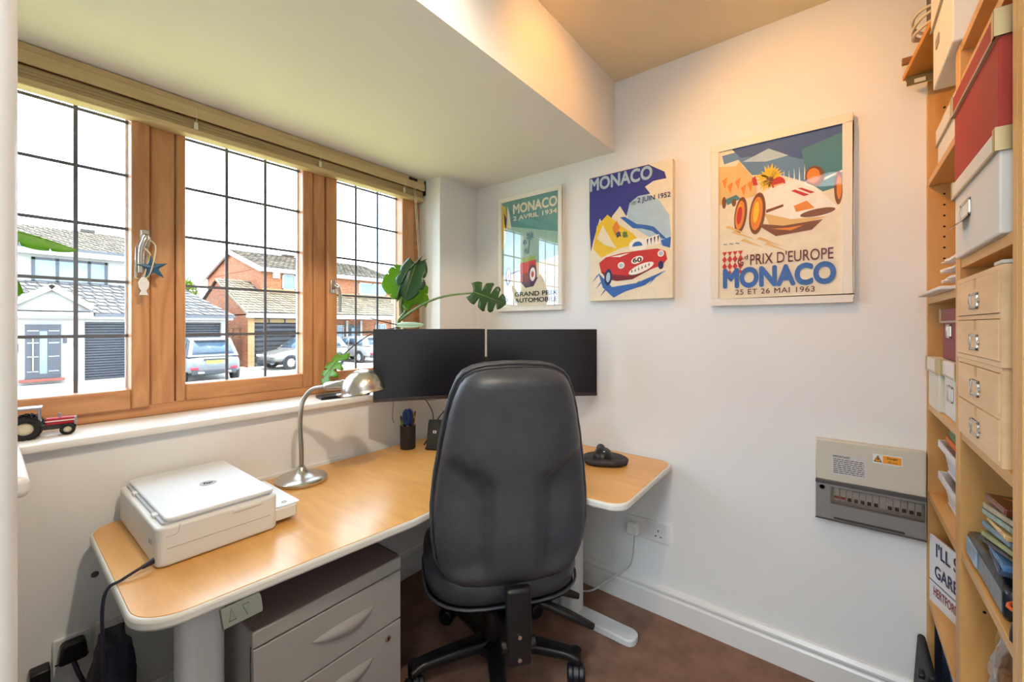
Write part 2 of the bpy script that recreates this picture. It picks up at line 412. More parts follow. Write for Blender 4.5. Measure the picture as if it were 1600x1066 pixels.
# ------------------------------------------------------------------ starfish ornament on the handle
og = thing('hanging_ornament', 'blue starfish and white fish ornament hanging on the window handle', 'ornament', (-1.84, .345, 1.38))
st = MB(); pts = []
for k in range(10):
    a = R(90 + 36 * k + 8); rr = .047 if k % 2 == 0 else .017
    pts.append((rr * math.cos(a), rr * math.sin(a)))
cx, cy, cz = -1.833, .358, 1.456
n = 10
st.add([(cx - .003, cy + a, cz + b) for a, b in pts] + [(cx + .004, cy + a * .9, cz + b * .9) for a, b in pts] + [(cx + .010, cy, cz)],
       [tuple(range(n - 1, -1, -1))] + [(i, (i + 1) % n, n + (i + 1) % n, n + i) for i in range(n)] + [(n + i, n + (i + 1) % n, 2 * n) for i in range(n)])
st.build('starfish', M('starfish_blue', (44, 92, 122), .35, var=.15, vscale=60), og, bevel=.002, smooth=0)
fs_ = MB(); out = [(-.006, .030), (.006, .030), (.014, .012), (.012, -.004), (.006, -.016), (.012, -.030), (-.012, -.030), (-.006, -.016), (-.012, -.004), (-.014, .012)]
fs_.prism(out, -1.836, -1.829, f=lambda a, b, c: (c, .335 + a, 1.392 + b)); fs_.build('fish', white, og, bevel=.002)
r_ = MB(); r_.tube(bez([(-1.838, .345, 1.555), (-1.835, .33, 1.53), (-1.833, .352, 1.50), (-1.834, .343, 1.46), (-1.832, .335, 1.422)], 18), .0022, 6)
r_.tube(bez([(-1.838, .348, 1.552), (-1.83, .365, 1.53), (-1.822, .357, 1.47), (-1.83, .347, 1.43), (-1.832, .322, 1.40)], 18), .0022, 6)
r_.build('string', cordm, og)
tg = MB(); tg.tube([(-1.842, .33, 1.55), (-1.842, .318, 1.52), (-1.842, .316, 1.42), (-1.842, .33, 1.415), (-1.842, .338, 1.44), (-1.842, .345, 1.52)], .003, 6, closed=True)
tg.build('metal_loop', chrome, og)
# ------------------------------------------------------------------ desk
DZ = .68
def fillet(corners, n=7):
    """corners: list of (x, y, radius) -> rounded outline"""
    out = []; m = len(corners)
    for i in range(m):
        x, y, r = corners[i]; p = Vector((x, y)); a = Vector(corners[i - 1][:2]); b = Vector(corners[(i + 1) % m][:2])
        if r <= 0: out.append((x, y)); continue
        u = (a - p).normalized(); v = (b - p).normalized(); ang = u.angle(v); d = r / math.tan(ang / 2)
        t0 = p + u * d; t1 = p + v * d; c = p + (u + v).normalized() * (r / math.sin(ang / 2))
        a0 = math.atan2(*(t0 - c).yx); a1 = math.atan2(*(t1 - c).yx); da = (a1 - a0 + math.pi) % (2 * math.pi) - math.pi
        for k in range(n + 1):
            an = a0 + da * k / n; out.append((c.x + r * math.cos(an), c.y + r * math.sin(an)))
    return out
def desk_outline(i=0.0):
    return fillet([(-1.700 + i, .185 + i, .07), (-1.052 - i, .178 + i, .085), (-1.004 - i, .82, .35), (-1.04, 1.232 + i, .25), (-.548 - i, 1.268 + i, .06), (-.560 - i, 1.822 - i, .06), (-1.15, 1.822 - i, 0), (-1.700 + i, 1.48, 0)], 9)
desk = thing('corner_desk', 'beech corner sit-stand desk with white edge and legs', 'desk', (-1.2, 1.1, 0))
dwhite = M('desk_white_edge', (224, 222, 214), .35, var=.01)
MB().prism(desk_outline(), DZ - .026, DZ - .0012).build('edge_band', dwhite, desk, bevel=.007, seg=3)
MB().prism(desk_outline(.006), DZ - .02, DZ).build('desktop', beech, desk, bevel=.001, smooth=20)
legm = M('leg_white_metal', (214, 216, 216), .4, var=.01)
for (x, y) in ((-1.205, .322), (-1.45, 1.60), (-.93, 1.60)):
    MB().prism(rrect(x - .045, x + .045, y - .045, y + .045, .03), .03, DZ - .03).build('leg', legm, desk, smooth=30)
for (a, b, c, d_) in ((-1.63, -1.10, .288, .356), (-1.02, -.635, 1.56, 1.64), (-1.55, -1.05, 1.565, 1.635)):
    ft = MB(); ft.prism(rrect(a, b, c, d_, .033), 0.0, .03); ft.build('foot', legm, desk, bevel=.006)
MB().box(-1.32, -1.28, .34, 1.5, DZ - .075, DZ - .027).build('beam', legm, desk, bevel=.004)
cp = MB(); cp.prism(fillet([(-.105, -.02, .004), (.105, -.02, .012), (.105, .02, .012), (-.105, .02, .004)], 4), 0, .012)
k = len(cp.v)
cp.xf(Matrix.Translation((-1.036, .352, DZ - .046)) @ Matrix.Rotation(R(90), 4, 'Z') @ Matrix.Rotation(R(62), 4, 'X') @ Matrix.Scale(.37, 4, (1, 0, 0)))
ctl = cp.build('control_panel', M('control_grey', (122, 128, 120), .4, var=0), desk, bevel=.002)
for s_, cx in ((1, -.055), (-1, .02)):
    tri = [(cx - .018, -.010 * s_), (cx + .018, -.010 * s_), (cx, .012 * s_)]
    ar = MB(); ar.tube([(a, b, .0125) for a, b in tri], .0012, 5, closed=True)
    ar.xf(Matrix.Translation((-1.036, .352, DZ - .046)) @ Matrix.Rotation(R(90), 4, 'Z') @ Matrix.Rotation(R(62), 4, 'X') @ Matrix.Scale(.37, 4, (1, 0, 0)))
    ar.build('arrow_button', M('arrow_green', (86, 132, 104), .5, var=0), ctl)
MB().box(-1.16, -1.148, .31, .33, .612, .652).build('hook', chrome, desk, bevel=.004)
tr_ = MB(); tr_.box(-1.719, -1.701, .60, 1.03, DZ - .03, DZ + .012)
tag(tr_.build('cable_tray', white, bevel=.003), 'thin white cable trunking strip behind the desk along the window wall', 'cable tray')

# ------------------------------------------------------------------ printer
pw = M('printer_white', (226, 226, 222), .4, var=.008)
pl = M('printer_lid_white', (226, 230, 234), .32, var=.008)
pr = thing('printer', 'white flatbed inkjet printer on the left end of the desk', 'printer', (-1.485, .39, DZ))
px0, px1, py0, py1 = -1.70, -1.268, .254, .527
body = MB(); body.prism(rrect(px0, px1, py0, py1, .022), DZ + .002, DZ + .097)
bo = body.build('body', pw, pr, bevel=.006, seg=3)
MB().prism(rrect(px0 + .012, px1 - .014, py0 + .014, py1 - .014, .012), DZ + .097, DZ + .103).build('scanner_bed', M('printer_grey', (192, 194, 198), .5, var=0), pr)
lid = MB(); lid.prism(rrect(px0 + .006, px1 - .010, py0 + .020, py1 - .006, .016), DZ + .102, DZ + .113)
lo = lid.build('lid', pl, pr, bevel=.004, seg=3)
seam = M('seam_grey', (176, 176, 172), .6, var=0)
MB().box(px1 - .0005, px1 + .0006, py0 + .02, py1 - .022, DZ + .044, DZ + .0455).build('seam', seam, bo)
MB().box(px1 - .001, px1 + .003, py1 - .115, py1 - .045, DZ + .083, DZ + .092).build('lid_grip', pw, bo, bevel=.002)
c_ = MB(); c_.tube([(px1 + .0006, py0 + .045, DZ + .096), (px1 + .0006, py0 + .042, DZ + .078), (px1 + .0006, py0 + .036, DZ + .074), (px1 + .0006, py0 + .018, DZ + .074)], .0007, 5); c_.build('corner_seam', seam, bo)
for x in (-1.36, -1.58): MB().box(x - .012, x + .012, py0 + .010, py0 + .022, DZ + .098, DZ + .106).build('hinge', pw, pr, bevel=.002)
lg = MB(); lg.lathe([(0.0001, 0), (.021, 0), (.021, .0005), (.0001, .0005)], (-1.475, .415, DZ + .1131), 28)
lg.build('logo_disc', M('logo_grey', (170, 174, 178), .3, .3, var=0), lo)
l2 = MB(); lettering(l2, 'hp', -.012, .012, -.012, .012, lambda a, b: (-1.475 - b, .415 + a, DZ + .1139), bold=.01, shear=.25)
l2.build('logo_letters', white, lo)
tray = MB(); tray.prism(rrect(-1.56, -1.285, .52, .588, .008), DZ + .012, DZ + .046)
to = tray.build('paper_tray', pw, pr, bevel=.003)
MB().prism(rrect(-1.55, -1.29, .53, .598, .010), DZ + .046, DZ + .050).build('tray_cover', pl, to, bevel=.001)
bt = MB(); bt.tube([(-1.315 + .0065 * math.cos(R(a)), .562 + .0065 * math.sin(R(a)), DZ + .0505) for a in range(0, 360, 30)], .0012, 5, closed=True); bt.build('power_button', seam, to)
for y in (.256,): MB().box(-1.33, -1.31, y - .004, y, DZ + .05, DZ + .062).build('port', seam, pr)
cb = MB(); cb.tube(bez([(-1.288, .250, DZ + .018), (-1.278, .225, DZ + .016), (-1.276, .194, DZ + .0055), (-1.2755, .1725, DZ - .002), (-1.276, .164, DZ - .04), (-1.276, .164, DZ - .12), (-1.277, .166, DZ - .28), (-1.277, .160, .18), (-1.30, .13, .006)], 40), .0034, 8)
cb.cyl((-1.292, .256, DZ + .018), (-1.281, .232, DZ + .016), .007, .005)
tag(cb.build('power_cable', M('cable_indigo', (34, 34, 52), .4, var=0)), 'dark cable from the white printer hanging over the desk edge', 'cable')

# ------------------------------------------------------------------ desk lamp
lx, ly = -1.583, .738
lp = thing('desk_lamp', 'brushed steel gooseneck desk lamp with dome shade', 'lamp', (lx, ly, DZ))
MB().lathe([(.086, 0), (.089, .004), (.089, .012), (.084, .017), (.06, .022), (.03, .034), (.016, .046), (.012, .056)], (lx, ly, DZ), 40).build('base', steel, lp, smooth=35)
neck = [(lx, ly, DZ + .05), (lx - .001, ly, .80), (lx - .006, ly - .002, .88), (lx - .003, ly, .945), (lx + .006, ly + .006, .985), (lx + .034, ly + .025, 1.022), (-1.505, .798, 1.034)]
nb = bez(neck, 150); rad = [.0075 + (.0008 if i % 2 else 0) for i in range(len(nb))]
MB().tube(nb, rad, 10).build('gooseneck', M('gooseneck_steel', (168, 164, 156), .35, 1, var=0), lp, smooth=30)
MB().tube([(-1.515, .790, 1.033), (-1.508, .796, 1.034), (-1.46, .833, 1.040), (-1.452, .839, 1.041)], [.010, .016, .019, .017], 18).build('socket', steel, lp)
sh = MB(); prof = [(.0001, .078)] + [(.077 * math.sin(R(a)), .078 * math.cos(R(a))) for a in range(8, 91, 7)] + [(.078, -.004), (.081, -.006)]
sh.lathe(prof, (0, 0, 0), 36, caps=False)
sh.xf(Matrix.Translation((-1.402, .882, 1.018)) @ Matrix.Rotation(R(-10), 4, Vector((-.62, .785, 0))))
so = sh.build('shade', steel, lp, smooth=60, solid=.0016)
fl = MB(); fl.box(-1.476, -1.456, .815, .845, .998, 1.006); fl.build('shade_rim_tab', steel, lp, bevel=.002)
MB().ball((-1.402, .882, 1.035), (.028, .028, .034)).build('bulb', M('bulb_glass', (230, 228, 220), .2, var=0), lp)

# ------------------------------------------------------------------ pedestal drawers
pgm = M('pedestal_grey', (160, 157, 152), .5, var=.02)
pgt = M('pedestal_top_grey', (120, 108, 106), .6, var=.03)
pd = thing('drawer_pedestal', 'grey metal drawer pedestal under the desk', 'drawers', (-1.365, .602, 0))
qx0, qx1, qy0, qy1 = -1.65, -1.082, .392, .812
pm = MB(); pm.box(qx0, qx1 - .018, qy0, qy1, .05, .538); pm.box(qx1 - .018, qx1, qy0, qy1, .500, .538)
po = pm.build('carcass', pgm, pd, bevel=.003)
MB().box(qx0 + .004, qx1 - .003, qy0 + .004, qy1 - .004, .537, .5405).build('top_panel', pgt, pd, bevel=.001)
for k, (z0, z1) in enumerate(((.350, .496), (.060, .346))):
    n1, n2 = 22, 12; rows = []
    cy_, cz_, hw, hh = (qy0 + qy1) / 2 + .02, z1 - .070, .092, .036
    for i in range(n2 + 1):
        z = z0 + (z1 - z0) * i / n2; row = []
        for j in range(n1 + 1):
            row.append((qx1, qy0 + .002 + (qy1 - qy0 - .004) * j / n1, z))
        rows.append(row)
    fr = MB(); fr.box(qx1 - .017, qx1, qy0 + .002, qy1 - .002, z0, z1); do = fr.build('drawer_front', pgm, pd, bevel=.002)
    # scooped finger pull: crescent lip over a dark hollow
    N = 20; top = []; bot = []
    for i in range(N + 1):
        t = -1 + 2 * i / N; top.append((t * hw, .010 + .006 * (1 - t * t))); bot.append((t * hw, .010 - .052 * (1 - t * t) ** .7 * (.75 + .25 * t)))
    g = MB(); rows = []
    for i in range(N + 1):
        t = -1 + 2 * i / N; row = []
        for q in range(7):
            s2 = q / 6; a_, b_ = top[i][0], top[i][1] + (bot[i][1] - top[i][1]) * s2
            row.append((qx1 + .0006 + .014 * (1 - t * t) * math.sin(math.pi * min(1, s2 * 1.0)) * (1 - s2 * .3), cy_ + a_, cz_ + b_))
        rows.append(row)
    g.grid(rows); g.build('handle', pgm, do, smooth=60)
    if k == 1:
        l = MB(); l.lathe([(.0001, .004), (.006, .004), (.009, .003), (.009, 0)], (qx1, qy1 - .05, z1 - .035), 18, axis='x'); l.build('lock', chrome, do)
        MB().box(qx1 + .0035, qx1 + .0046, qy1 - .0515, qy1 - .0485, z1 - .04, z1 - .03).build('keyhole', gap, do)
for x in (qx0 + .06, qx1 - .06):
    for y in (qy0 + .05, qy1 - .05):
        c = MB(); c.cyl((x, y - .012, .022), (x, y + .012, .022), .022); c.box(x - .008, x + .008, y - .008, y + .008, .03, .052); c.build('castor', black, pd)

# ------------------------------------------------------------------ monitors
scr = M('screen_black', (20, 20, 30), .28, var=0, spec=.5)
bez_m = M('monitor_bezel', (26, 24, 26), .4, var=0)
def monitor(pa, pb, ztop, h, label):
    a, b = Vector(pa), Vector(pb); W = (b - a).length; u = (b - a) / W; c = (a + b) / 2
    ang = math.atan2(u.y, u.x)
    t = thing('monitor', label, 'monitor', (c.x, c.y, ztop - h), ang, group='twin monitors on the desk')
    # local: x along the screen, -y towards the user
    pn = MB(); pn.box(-W / 2, W / 2, 0, .012, 0, h); o = pn.build('panel', bez_m, t, local=True, bevel=.002)
    MB().box(-W / 2 + .004, W / 2 - .004, -.0012, .0005, .016, h - .005).build('screen', scr, t, local=True)
    bk = MB(); bk.box(-W * .32, W * .32, .012, .035, .02, h * .8); bk.build('back_housing', black, t, local=True, bevel=.01)
    MB().box(-W / 2, W / 2, -.003, .0, 0, .015).build('chin', M('monitor_chin', (52, 42, 44), .35, var=.02), t, local=True, bevel=.001)
    MB().box(-.02, .02, -.004, .006, -.004, .003).build('sensor', M('sensor_grey', (96, 90, 88), .4, var=0), t, local=True, bevel=.001)
    return t
monitor((-1.553, 1.022), (-1.280, 1.424), 1.2455, .31, 'left of two black monitors, in front of the window')
monitor((-1.272, 1.428), (-.896, 1.776), 1.2435, .31, 'right of two black monitors, below the small framed poster')
ms = thing('monitor_stand', 'black twin monitor arm stand standing in the desk corner behind the screens', 'monitor stand', (-1.44, 1.56, DZ))
MB().prism(rrect(-1.53, -1.35, 1.49, 1.63, .02), DZ, DZ + .012).build('base', black, ms, bevel=.003)
MB().cyl((-1.44, 1.56, DZ + .01), (-1.44, 1.56, 1.12), .018).build('pole', black, ms)
for tx, ty in ((-1.445, 1.245), (-1.115, 1.63)):
    m_ = MB(); m_.tube([(-1.44, 1.56, 1.09), ((-1.44 + tx) / 2 - .06, (1.56 + ty) / 2 + .05, 1.09), (tx, ty, 1.09)], .014, 10); m_.build('arm', black, ms)
cm = MB(); cm.tube(bez([(-1.50, 1.24, .94), (-1.52, 1.29, .90), (-1.535, 1.335, .84), (-1.54, 1.34, .79)], 16), .0022, 6)
tag(cm.build('monitor_cable', black), 'thin black cable dropping from the left screen behind the phone charger', 'cable')
cm = MB(); cm.tube(bez([(-1.525, 1.335, .79), (-1.49, 1.38, .86), (-1.42, 1.42, .90), (-1.34, 1.45, .905), (-1.27, 1.50, .89)], 20), .003, 6)
tag(cm.build('charger_cable', black), 'black cable arching up from the phone charger to the right', 'cable')
cm = MB(); cm.tube(bez([(-1.512, 1.096, .938), (-1.514, 1.094, .91), (-1.516, 1.092, .865), (-1.510, 1.096, .840)], 12), .0018, 6)
tag(cm.build('hanging_cable', M('cable_brown', (86, 74, 66), .5, var=0)), 'short thin loose cable hanging below the left screen corner', 'cable')
tk = MB(); tk.box(-1.7195, -1.709, 1.775, 1.786, DZ - .05, 1.20)
tag(tk.build('wall_trunking', wallm, bevel=.002), 'narrow white vertical trunking near the room corner', 'trunking')
MB_ = MB(); MB_.prism(rrect(-1.575, -1.50, 1.40, 1.475, .008), DZ, DZ + .05)
tag(MB_.build('dock_box', M('dock_grey', (72, 66, 66), .5, var=0), bevel=.003), 'small dark grey box on the desk behind the chair back', 'box')

# ------------------------------------------------------------------ pen pot and pens
pot = thing('pen_pot', 'black cylindrical pen pot on the desk', 'pen pot', (-1.612, 1.248, DZ))
MB().lathe([(.0001, 0), (.034, 0), (.036, .004), (.036, .108), (.034, .110), (.033, .108), (.033, .006), (.0001, .006)], (-1.612, 1.248, DZ), 32, caps=False).build('cup', M('pot_black', (30, 30, 36), .55, var=.1, vscale=200, bump=.1, bscale=400), pot)
def pen(x, y, lean, z1, r, col, name, label):
    t = thing(name, label, 'pen' if name != 'pencil' else 'pencil', (x, y, DZ + .008), group=None)
    p0 = Vector((x, y, DZ + .008)); p1 = Vector((x + lean[0], y + lean[1], z1)); d_ = (p1 - p0)
    MB().tube([p0, p0 + d_ * .86], r, 10).build('barrel', M('pen_' + name + str(col), col, .35, var=0), t)
    MB().tube([p0 + d_ * .86, p0 + d_ * .97, p1], [r * 1.05, r * .95, r * .3], 10).build('cap', M('cap_' + name + str(col), tuple(int(q * .5) for q in col), .3, var=0), t)
pen(-1.618, 1.236, (-.016, -.012), .835, .0048, (116, 176, 40), 'pen', 'green pen leaning left in the black pot')
pen(-1.604, 1.262, (.004, .020), .852, .0042, (226, 182, 30), 'pencil', 'yellow pencil leaning right in the black pot')
pen(-1.597, 1.250, (.006, .016), .822, .004, (96, 84, 120), 'pen', 'short dark violet pen at the right rim of the black pot')
sc = thing('scissors', 'blue handled scissors standing upside down in the black pot', 'scissors', (-1.61, 1.248, DZ + .01))
s_ = MB(); s_.tube([(-1.612, 1.246, DZ + .01), (-1.612, 1.246, .785)], [.003, .008], 8); s_.build('blades', steel, sc)
s_ = MB()
for dy in (-.006, .010):
    s_.tube([(-1.612 + .011 * math.cos(R(a)), 1.246 + dy + .008 * math.cos(R(a)), .828 + .033 * math.sin(R(a))) for a in range(0, 360, 24)], .0072, 8, closed=True)
s_.build('handles', M('scissors_blue', (38, 74, 140), .4, var=0), sc)

# ------------------------------------------------------------------ phone charger
ch = thing('phone_charger', 'black upright wireless phone charger stand on the desk', 'charger', (-1.508, 1.318, DZ), R(30))
Mx = Matrix.Rotation(R(-16), 4, 'X')
b_ = MB(); b_.prism(rrect(-.036, .036, 0, .13, .010), -.004, .004, f=lambda a, b, c: (a, c, b)); b_.xf(Matrix.Translation((0, -.005, .006)) @ Mx)
b_.build('back_plate', M('charger_black', (38, 36, 32), .5, var=.03), ch, local=True, bevel=.002)
b_ = MB(); b_.prism(rrect(-.036, .036, -.028, .05, .010), 0, .012); b_.build('base', black, ch, local=True, bevel=.003)
b_ = MB(); b_.box(-.008, .008, -.0006, 0, -.006, .006); b_.box(-.0035, .0035, -.0012, -.0005, -.003, .003, 1); b_.xf(Matrix.Translation((0, -.005, .006)) @ Mx @ Matrix.Translation((0, -.0042, .072)))
b_.build('logo', [white, black], ch, local=True)
MB().tube([(-.03, .03, .05), (-.055, .035, .015), (-.06, .03, .006)], .004, 8).build('plug_lead', black, ch, local=True)

# ------------------------------------------------------------------ trackball and rest
tm = thing('mouse_mat', 'black round mouse mat with padded wrist rest on the right of the desk', 'mouse mat', (-.80, 1.66, DZ + .0005), R(30))
MB().lathe([(.0001, .004), (.098, .004), (.101, .002), (.101, 0), (.0001, 0)], (0, .02, 0), 40, caps=False).build('mat', blackm, tm, local=True)
rs = MB(); rs.tube(bez([(-.082, -.05, .011), (-.045, -.082, .014), (0, -.086, .015), (.045, -.082, .014), (.082, -.05, .011)], 24), [.008] + [.013] * 3 + [.015] * 17 + [.013] * 3 + [.008], 12)
rs.build('wrist_rest', M('rest_black', (34, 33, 38), .45, var=.05), tm, local=True)
tb = thing('trackball', 'black trackball mouse on the round mat', 'mouse', (-.818, 1.678, DZ + .005), R(20))
bd = MB(); rows = []
for i in range(9):
    th = R(90 * i / 8); rows.append([(.042 * math.cos(th) ** .7 * math.cos(R(a)), .058 * math.cos(th) ** .7 * math.sin(R(a)) , .040 * math.sin(th)) for a in range(0, 360, 15)])
bd.grid(rows, wrap=True); bd.build('shell', black, tb, local=True, smooth=70)
MB().ball((-.012, .026, .032), .019).build('ball', M('ball_grey', (70, 72, 80), .15, var=0), tb, local=True)
MB().box(.006, .012, -.036, -.030, .034, .0365).build('indicator', white, tb, local=True)

# ------------------------------------------------------------------ sill objects
bk = thing('flat_case', 'flat black case lying on the window sill behind the lamp shade', 'case', (-1.74, 1.02, .945))
MB().prism([(-1.80, .90), (-1.72, .885), (-1.665 - .03, 1.10), (-1.775, 1.115)], .945, .958).build('case_body', black, bk, bevel=.002)
MB().prism([(-1.735, .96), (-1.720, .957), (-1.700, 1.04), (-1.715, 1.043)], .958, .9595).build('metal_strip', steel, bk)

# ------------------------------------------------------------------ toy tractor
tx = thing('toy_tractor', 'red toy tractor with a grey cab on the window sill', 'toy tractor', (-1.785, .10, .945), R(83))
red = M('tractor_red', (176, 28, 44), .35, var=.04); tyre = M('tyre_black', (26, 25, 26), .8, var=.1, bump=.3, bscale=300); grey = M('cab_grey', (150, 154, 162), .4, var=.03)
hubm = M('hub_cream', (206, 196, 168), .5, var=0); dgr = M('tractor_dark', (52, 50, 52), .6, var=.05)
# local +x forward (towards the right of the picture)
MB().box(.012, .070, -.013, .013, .030, .050).build('bonnet', red, tx, local=True, bevel=.003)
MB().box(.068, .074, -.013, .013, .026, .049).build('grille', grey, tx, local=True, bevel=.002)
MB().box(.012, .070, -.0136, .0136, .040, .043).build('stripe', white, tx, local=True)
MB().box(-.045, .06, -.010, .010, .018, .032).build('chassis', dgr, tx, local=True, bevel=.002)
MB().cyl((.040, 0, .049), (.040, 0, .062), .003).build('exhaust', grey, tx, local=True)
for s2 in (-1, 1):
    MB().box(-.052, .0, s2 * .018 - .009, s2 * .018 + .009, .034, .042).build('mudguard', red, tx, local=True, bevel=.003)
    for x, r_w, wd, y in ((-.024, .031, .018, .030), (.056, .016, .010, .020)):
        w_ = MB(); w_.lathe([(r_w * .55, -wd / 2), (r_w * .9, -wd / 2), (r_w, -wd * .35), (r_w, wd * .35), (r_w * .9, wd / 2), (r_w * .55, wd / 2), (r_w * .55, -wd / 2)], (x, s2 * y, r_w), 28, caps=False, axis='y')
        if r_w > .02:
            for k in range(18):
                a = 2 * math.pi * k / 18; m0 = len(w_.v); w_.box(-.002, .002, -wd / 2, wd / 2, 0, .003); w_.xf(Matrix.Translation((x, s2 * y, r_w)) @ Matrix.Rotation(a, 4, 'Y') @ Matrix.Rotation(.5, 4, 'Z') @ Matrix.Translation((0, 0, r_w - .0005)), m0)
        wo_ = w_.build('wheel', tyre, tx, local=True)
        h_ = MB(); h_.lathe([(.0001, -wd * .3), (r_w * .3, -wd * .42), (r_w * .56, -wd * .2), (r_w * .56, wd * .2), (r_w * .3, wd * .42), (.0001, wd * .3)], (x, s2 * y, r_w), 20, caps=False, axis='y'); h_.build('hub', hubm, wo_, local=True)
cb_ = MB(); cb_.box(-.050, .006, -.024, .024, .080, .086)
for x in (-.048, .002):
    for y in (-.022, .022): cb_.tube([(x, y, .040), (x + (.002 if x < 0 else -.002), y, .082)], .0026, 6)
cb_.box(-.050, -.046, -.022, .022, .040, .056); cb_.box(.0, .004, -.022, .022, .040, .046)
cb_.build('cab', grey, tx, local=True, bevel=.002)
MB().box(-.049, -.047, -.020, .020, .056, .080).build('cab_window', M('cab_glass', (70, 80, 100), .1, var=0), tx, local=True)
MB().box(-.034, -.016, -.010, .010, .040, .056).build('seat', dgr, tx, local=True, bevel=.003)
ht = MB(); ht.tube([(-.05, -.008, .026), (-.066, -.008, .018), (-.07, -.008, .006)], .002, 6); ht.tube([(-.05, .008, .026), (-.066, .008, .018), (-.07, .008, .006)], .002, 6); ht.box(-.074, -.06, -.014, .014, .004, .03)
ht.build('hitch', dgr, tx, local=True)

# ------------------------------------------------------------------ white table behind the door
wt = thing('white_side_table', 'end of a white narrow table top beside the open door, below the sill', 'table', (-1.38, -.22, 0))
MB().prism(rrect(-1.66, -1.105, -.50, .052, .012), .962, 1.0).build('table_top', gloss, wt, bevel=.014, seg=4)
for x in (-1.6, -1.16): MB().box(x - .02, x + .02, -.46, -.02, 0, .962).build('leg', gloss, wt, bevel=.003)

# ------------------------------------------------------------------ bag under the desk
bg_ = thing('navy_bag', 'dark navy fabric bag on the floor under the left end of the desk', 'bag', (-1.47, .235, 0))
navy = M('navy_fabric', (26, 24, 46), .7, var=.25, vscale=14, bump=.3, bscale=30)
rows = []
for i in range(15):
    t = i / 14; z = .46 * t; hw = .13 * (1 - .55 * t ** 1.6) * (1 if i else .92); hd_ = .080 * (1 - .72 * t ** 1.5)
    rows.append([(-1.475 + hw * math.copysign(abs(math.cos(R(a))) ** .7, math.cos(R(a))) + .012 * math.sin(i * 1.3 + a * .05), .192 + .02 * t + hd_ * math.copysign(abs(math.sin(R(a))) ** .7, math.sin(R(a))) + .006 * math.sin(a * .11 + i), z) for a in range(0, 360, 12)])
g = MB(); g.grid(rows, wrap=True); n0 = len(rows[0]); g.f.append(tuple(range(n0 - 1, -1, -1))); g.m.append(0); g.f.append(tuple(range(14 * n0, 15 * n0))); g.m.append(0)
g.build('bag_body', navy, bg_, smooth=70)
g = MB(); g.tube(bez([(-1.40, .20, .40), (-1.372, .15, .24), (-1.355, .15, .10), (-1.36, .15, .02)], 20), .006, 8); g.build('strap', M('navy_strap', (44, 42, 66), .5, var=.1), bg_)

# ------------------------------------------------------------------ sockets on the window wall
def socket_plate(name, label, f, w_, h_, sw=True):
    """f(a, b, c): a across, b up, c out of the wall"""
    t = thing(name, label, 'socket', f(0, -h_ / 2, 0))
    p = MB(); p.prism(rrect(-w_ / 2, w_ / 2, -h_ / 2, h_ / 2, .005), 0.0, .012, f=f); p.build('plate', white, t, bevel=.002)
    for cx in (-w_ / 4, w_ / 4):
        for (da, db, ww, hh) in ((0, .012, .004, .009), (-.011, -.012, .008, .004), (.011, -.012, .008, .004)):
            q = MB(); q.prism([(cx + da - ww / 2, db - hh / 2 - .006), (cx + da + ww / 2, db - hh / 2 - .006), (cx + da + ww / 2, db + hh / 2 - .006), (cx + da - ww / 2, db + hh / 2 - .006)], .0115, .0124, f=f); q.build('pin_slot', gap, t)
        if sw:
            q = MB(); q.prism(rrect(cx - .006 + .022 * (1 if cx < 0 else -1), cx + .006 + .022 * (1 if cx < 0 else -1), .016, .034, .002), .011, .015, f=f); q.build('switch', white, t, bevel=.001)
    return t
fw = lambda cy, cz: (lambda a, b, c: (X0 + c, cy + a, cz + b))
socket_plate('wall_socket', 'white socket plate with a black plug, low on the window wall', fw(.158, .335), .075, .10, False)
socket_plate('wall_socket', 'white double socket with a white plug behind the hanging printer cable', fw(.268, .345), .13, .088)
bp_ = thing('black_plug', 'black three pin plug with cable in the low wall socket by the door', 'plug', (X0 + .012, .158, .335))
p = MB(); p.prism(fillet([(-.03, -.022, .008), (.03, -.022, .008), (.024, .034, .012), (-.024, .034, .012)], 4), .013, .045, f=fw(.158, .345)); p.build('plug_body', black, bp_, bevel=.006)
p = MB(); p.tube(bez([(X0 + .03, .158, .325), (X0 + .05, .17, .28), (X0 + .07, .20, .20), (X0 + .09, .24, .10), (X0 + .1, .26, .01)], 20), .0055, 8); p.build('lead', M('lead_purple', (50, 34, 56), .4, var=0), bp_)
ad = thing('black_adapter', 'black power adapter left of the low wall socket', 'adapter', (X0, .095, .27))
MB().box(X0 + .001, X0 + .045, .078, .115, .275, .335).build('adapter_body', black, ad, bevel=.004)
MB().tube(bez([(X0 + .03, .098, .28), (X0 + .035, .095, .2), (X0 + .04, .09, .02)], 12), .004, 8).build('lead', black, ad)
wp = thing('white_plug', 'white plug in the double socket under the desk end', 'plug', (X0 + .012, .25, .34))
p = MB(); p.prism(fillet([(-.026, -.022, .008), (.026, -.022, .008), (.022, .03, .01), (-.022, .03, .01)], 4), .013, .048, f=fw(.238, .338)); p.build('plug_body', cream, wp, bevel=.006)
p = MB(); p.tube(bez([(X0 + .035, .238, .32), (X0 + .045, .235, .2), (X0 + .05, .23, .02)], 12), .004, 8); p.build('lead', cream, wp)
ws = MB(); ws.lathe([(.0001, .004), (.007, .004), (.009, 0)], (X0, .205, .53), 16, axis='x', caps=False)
tag(ws.build('wall_plug', M('dark_stud', (88, 80, 74), .5, var=0)), 'small dark round stud on the window wall left of the desk', 'stud')
fb = lambda cx, cz: (lambda a, b, c: (cx + a, Y1 - c, cz + b))
socket_plate('wall_socket', 'white double socket on the poster wall below the desk end', fb(-.678, .356), .196, .086)
wp = thing('white_plug', 'white plug with a cable running down to the skirting on the poster wall', 'plug', (-.735, Y1 - .012, .33))
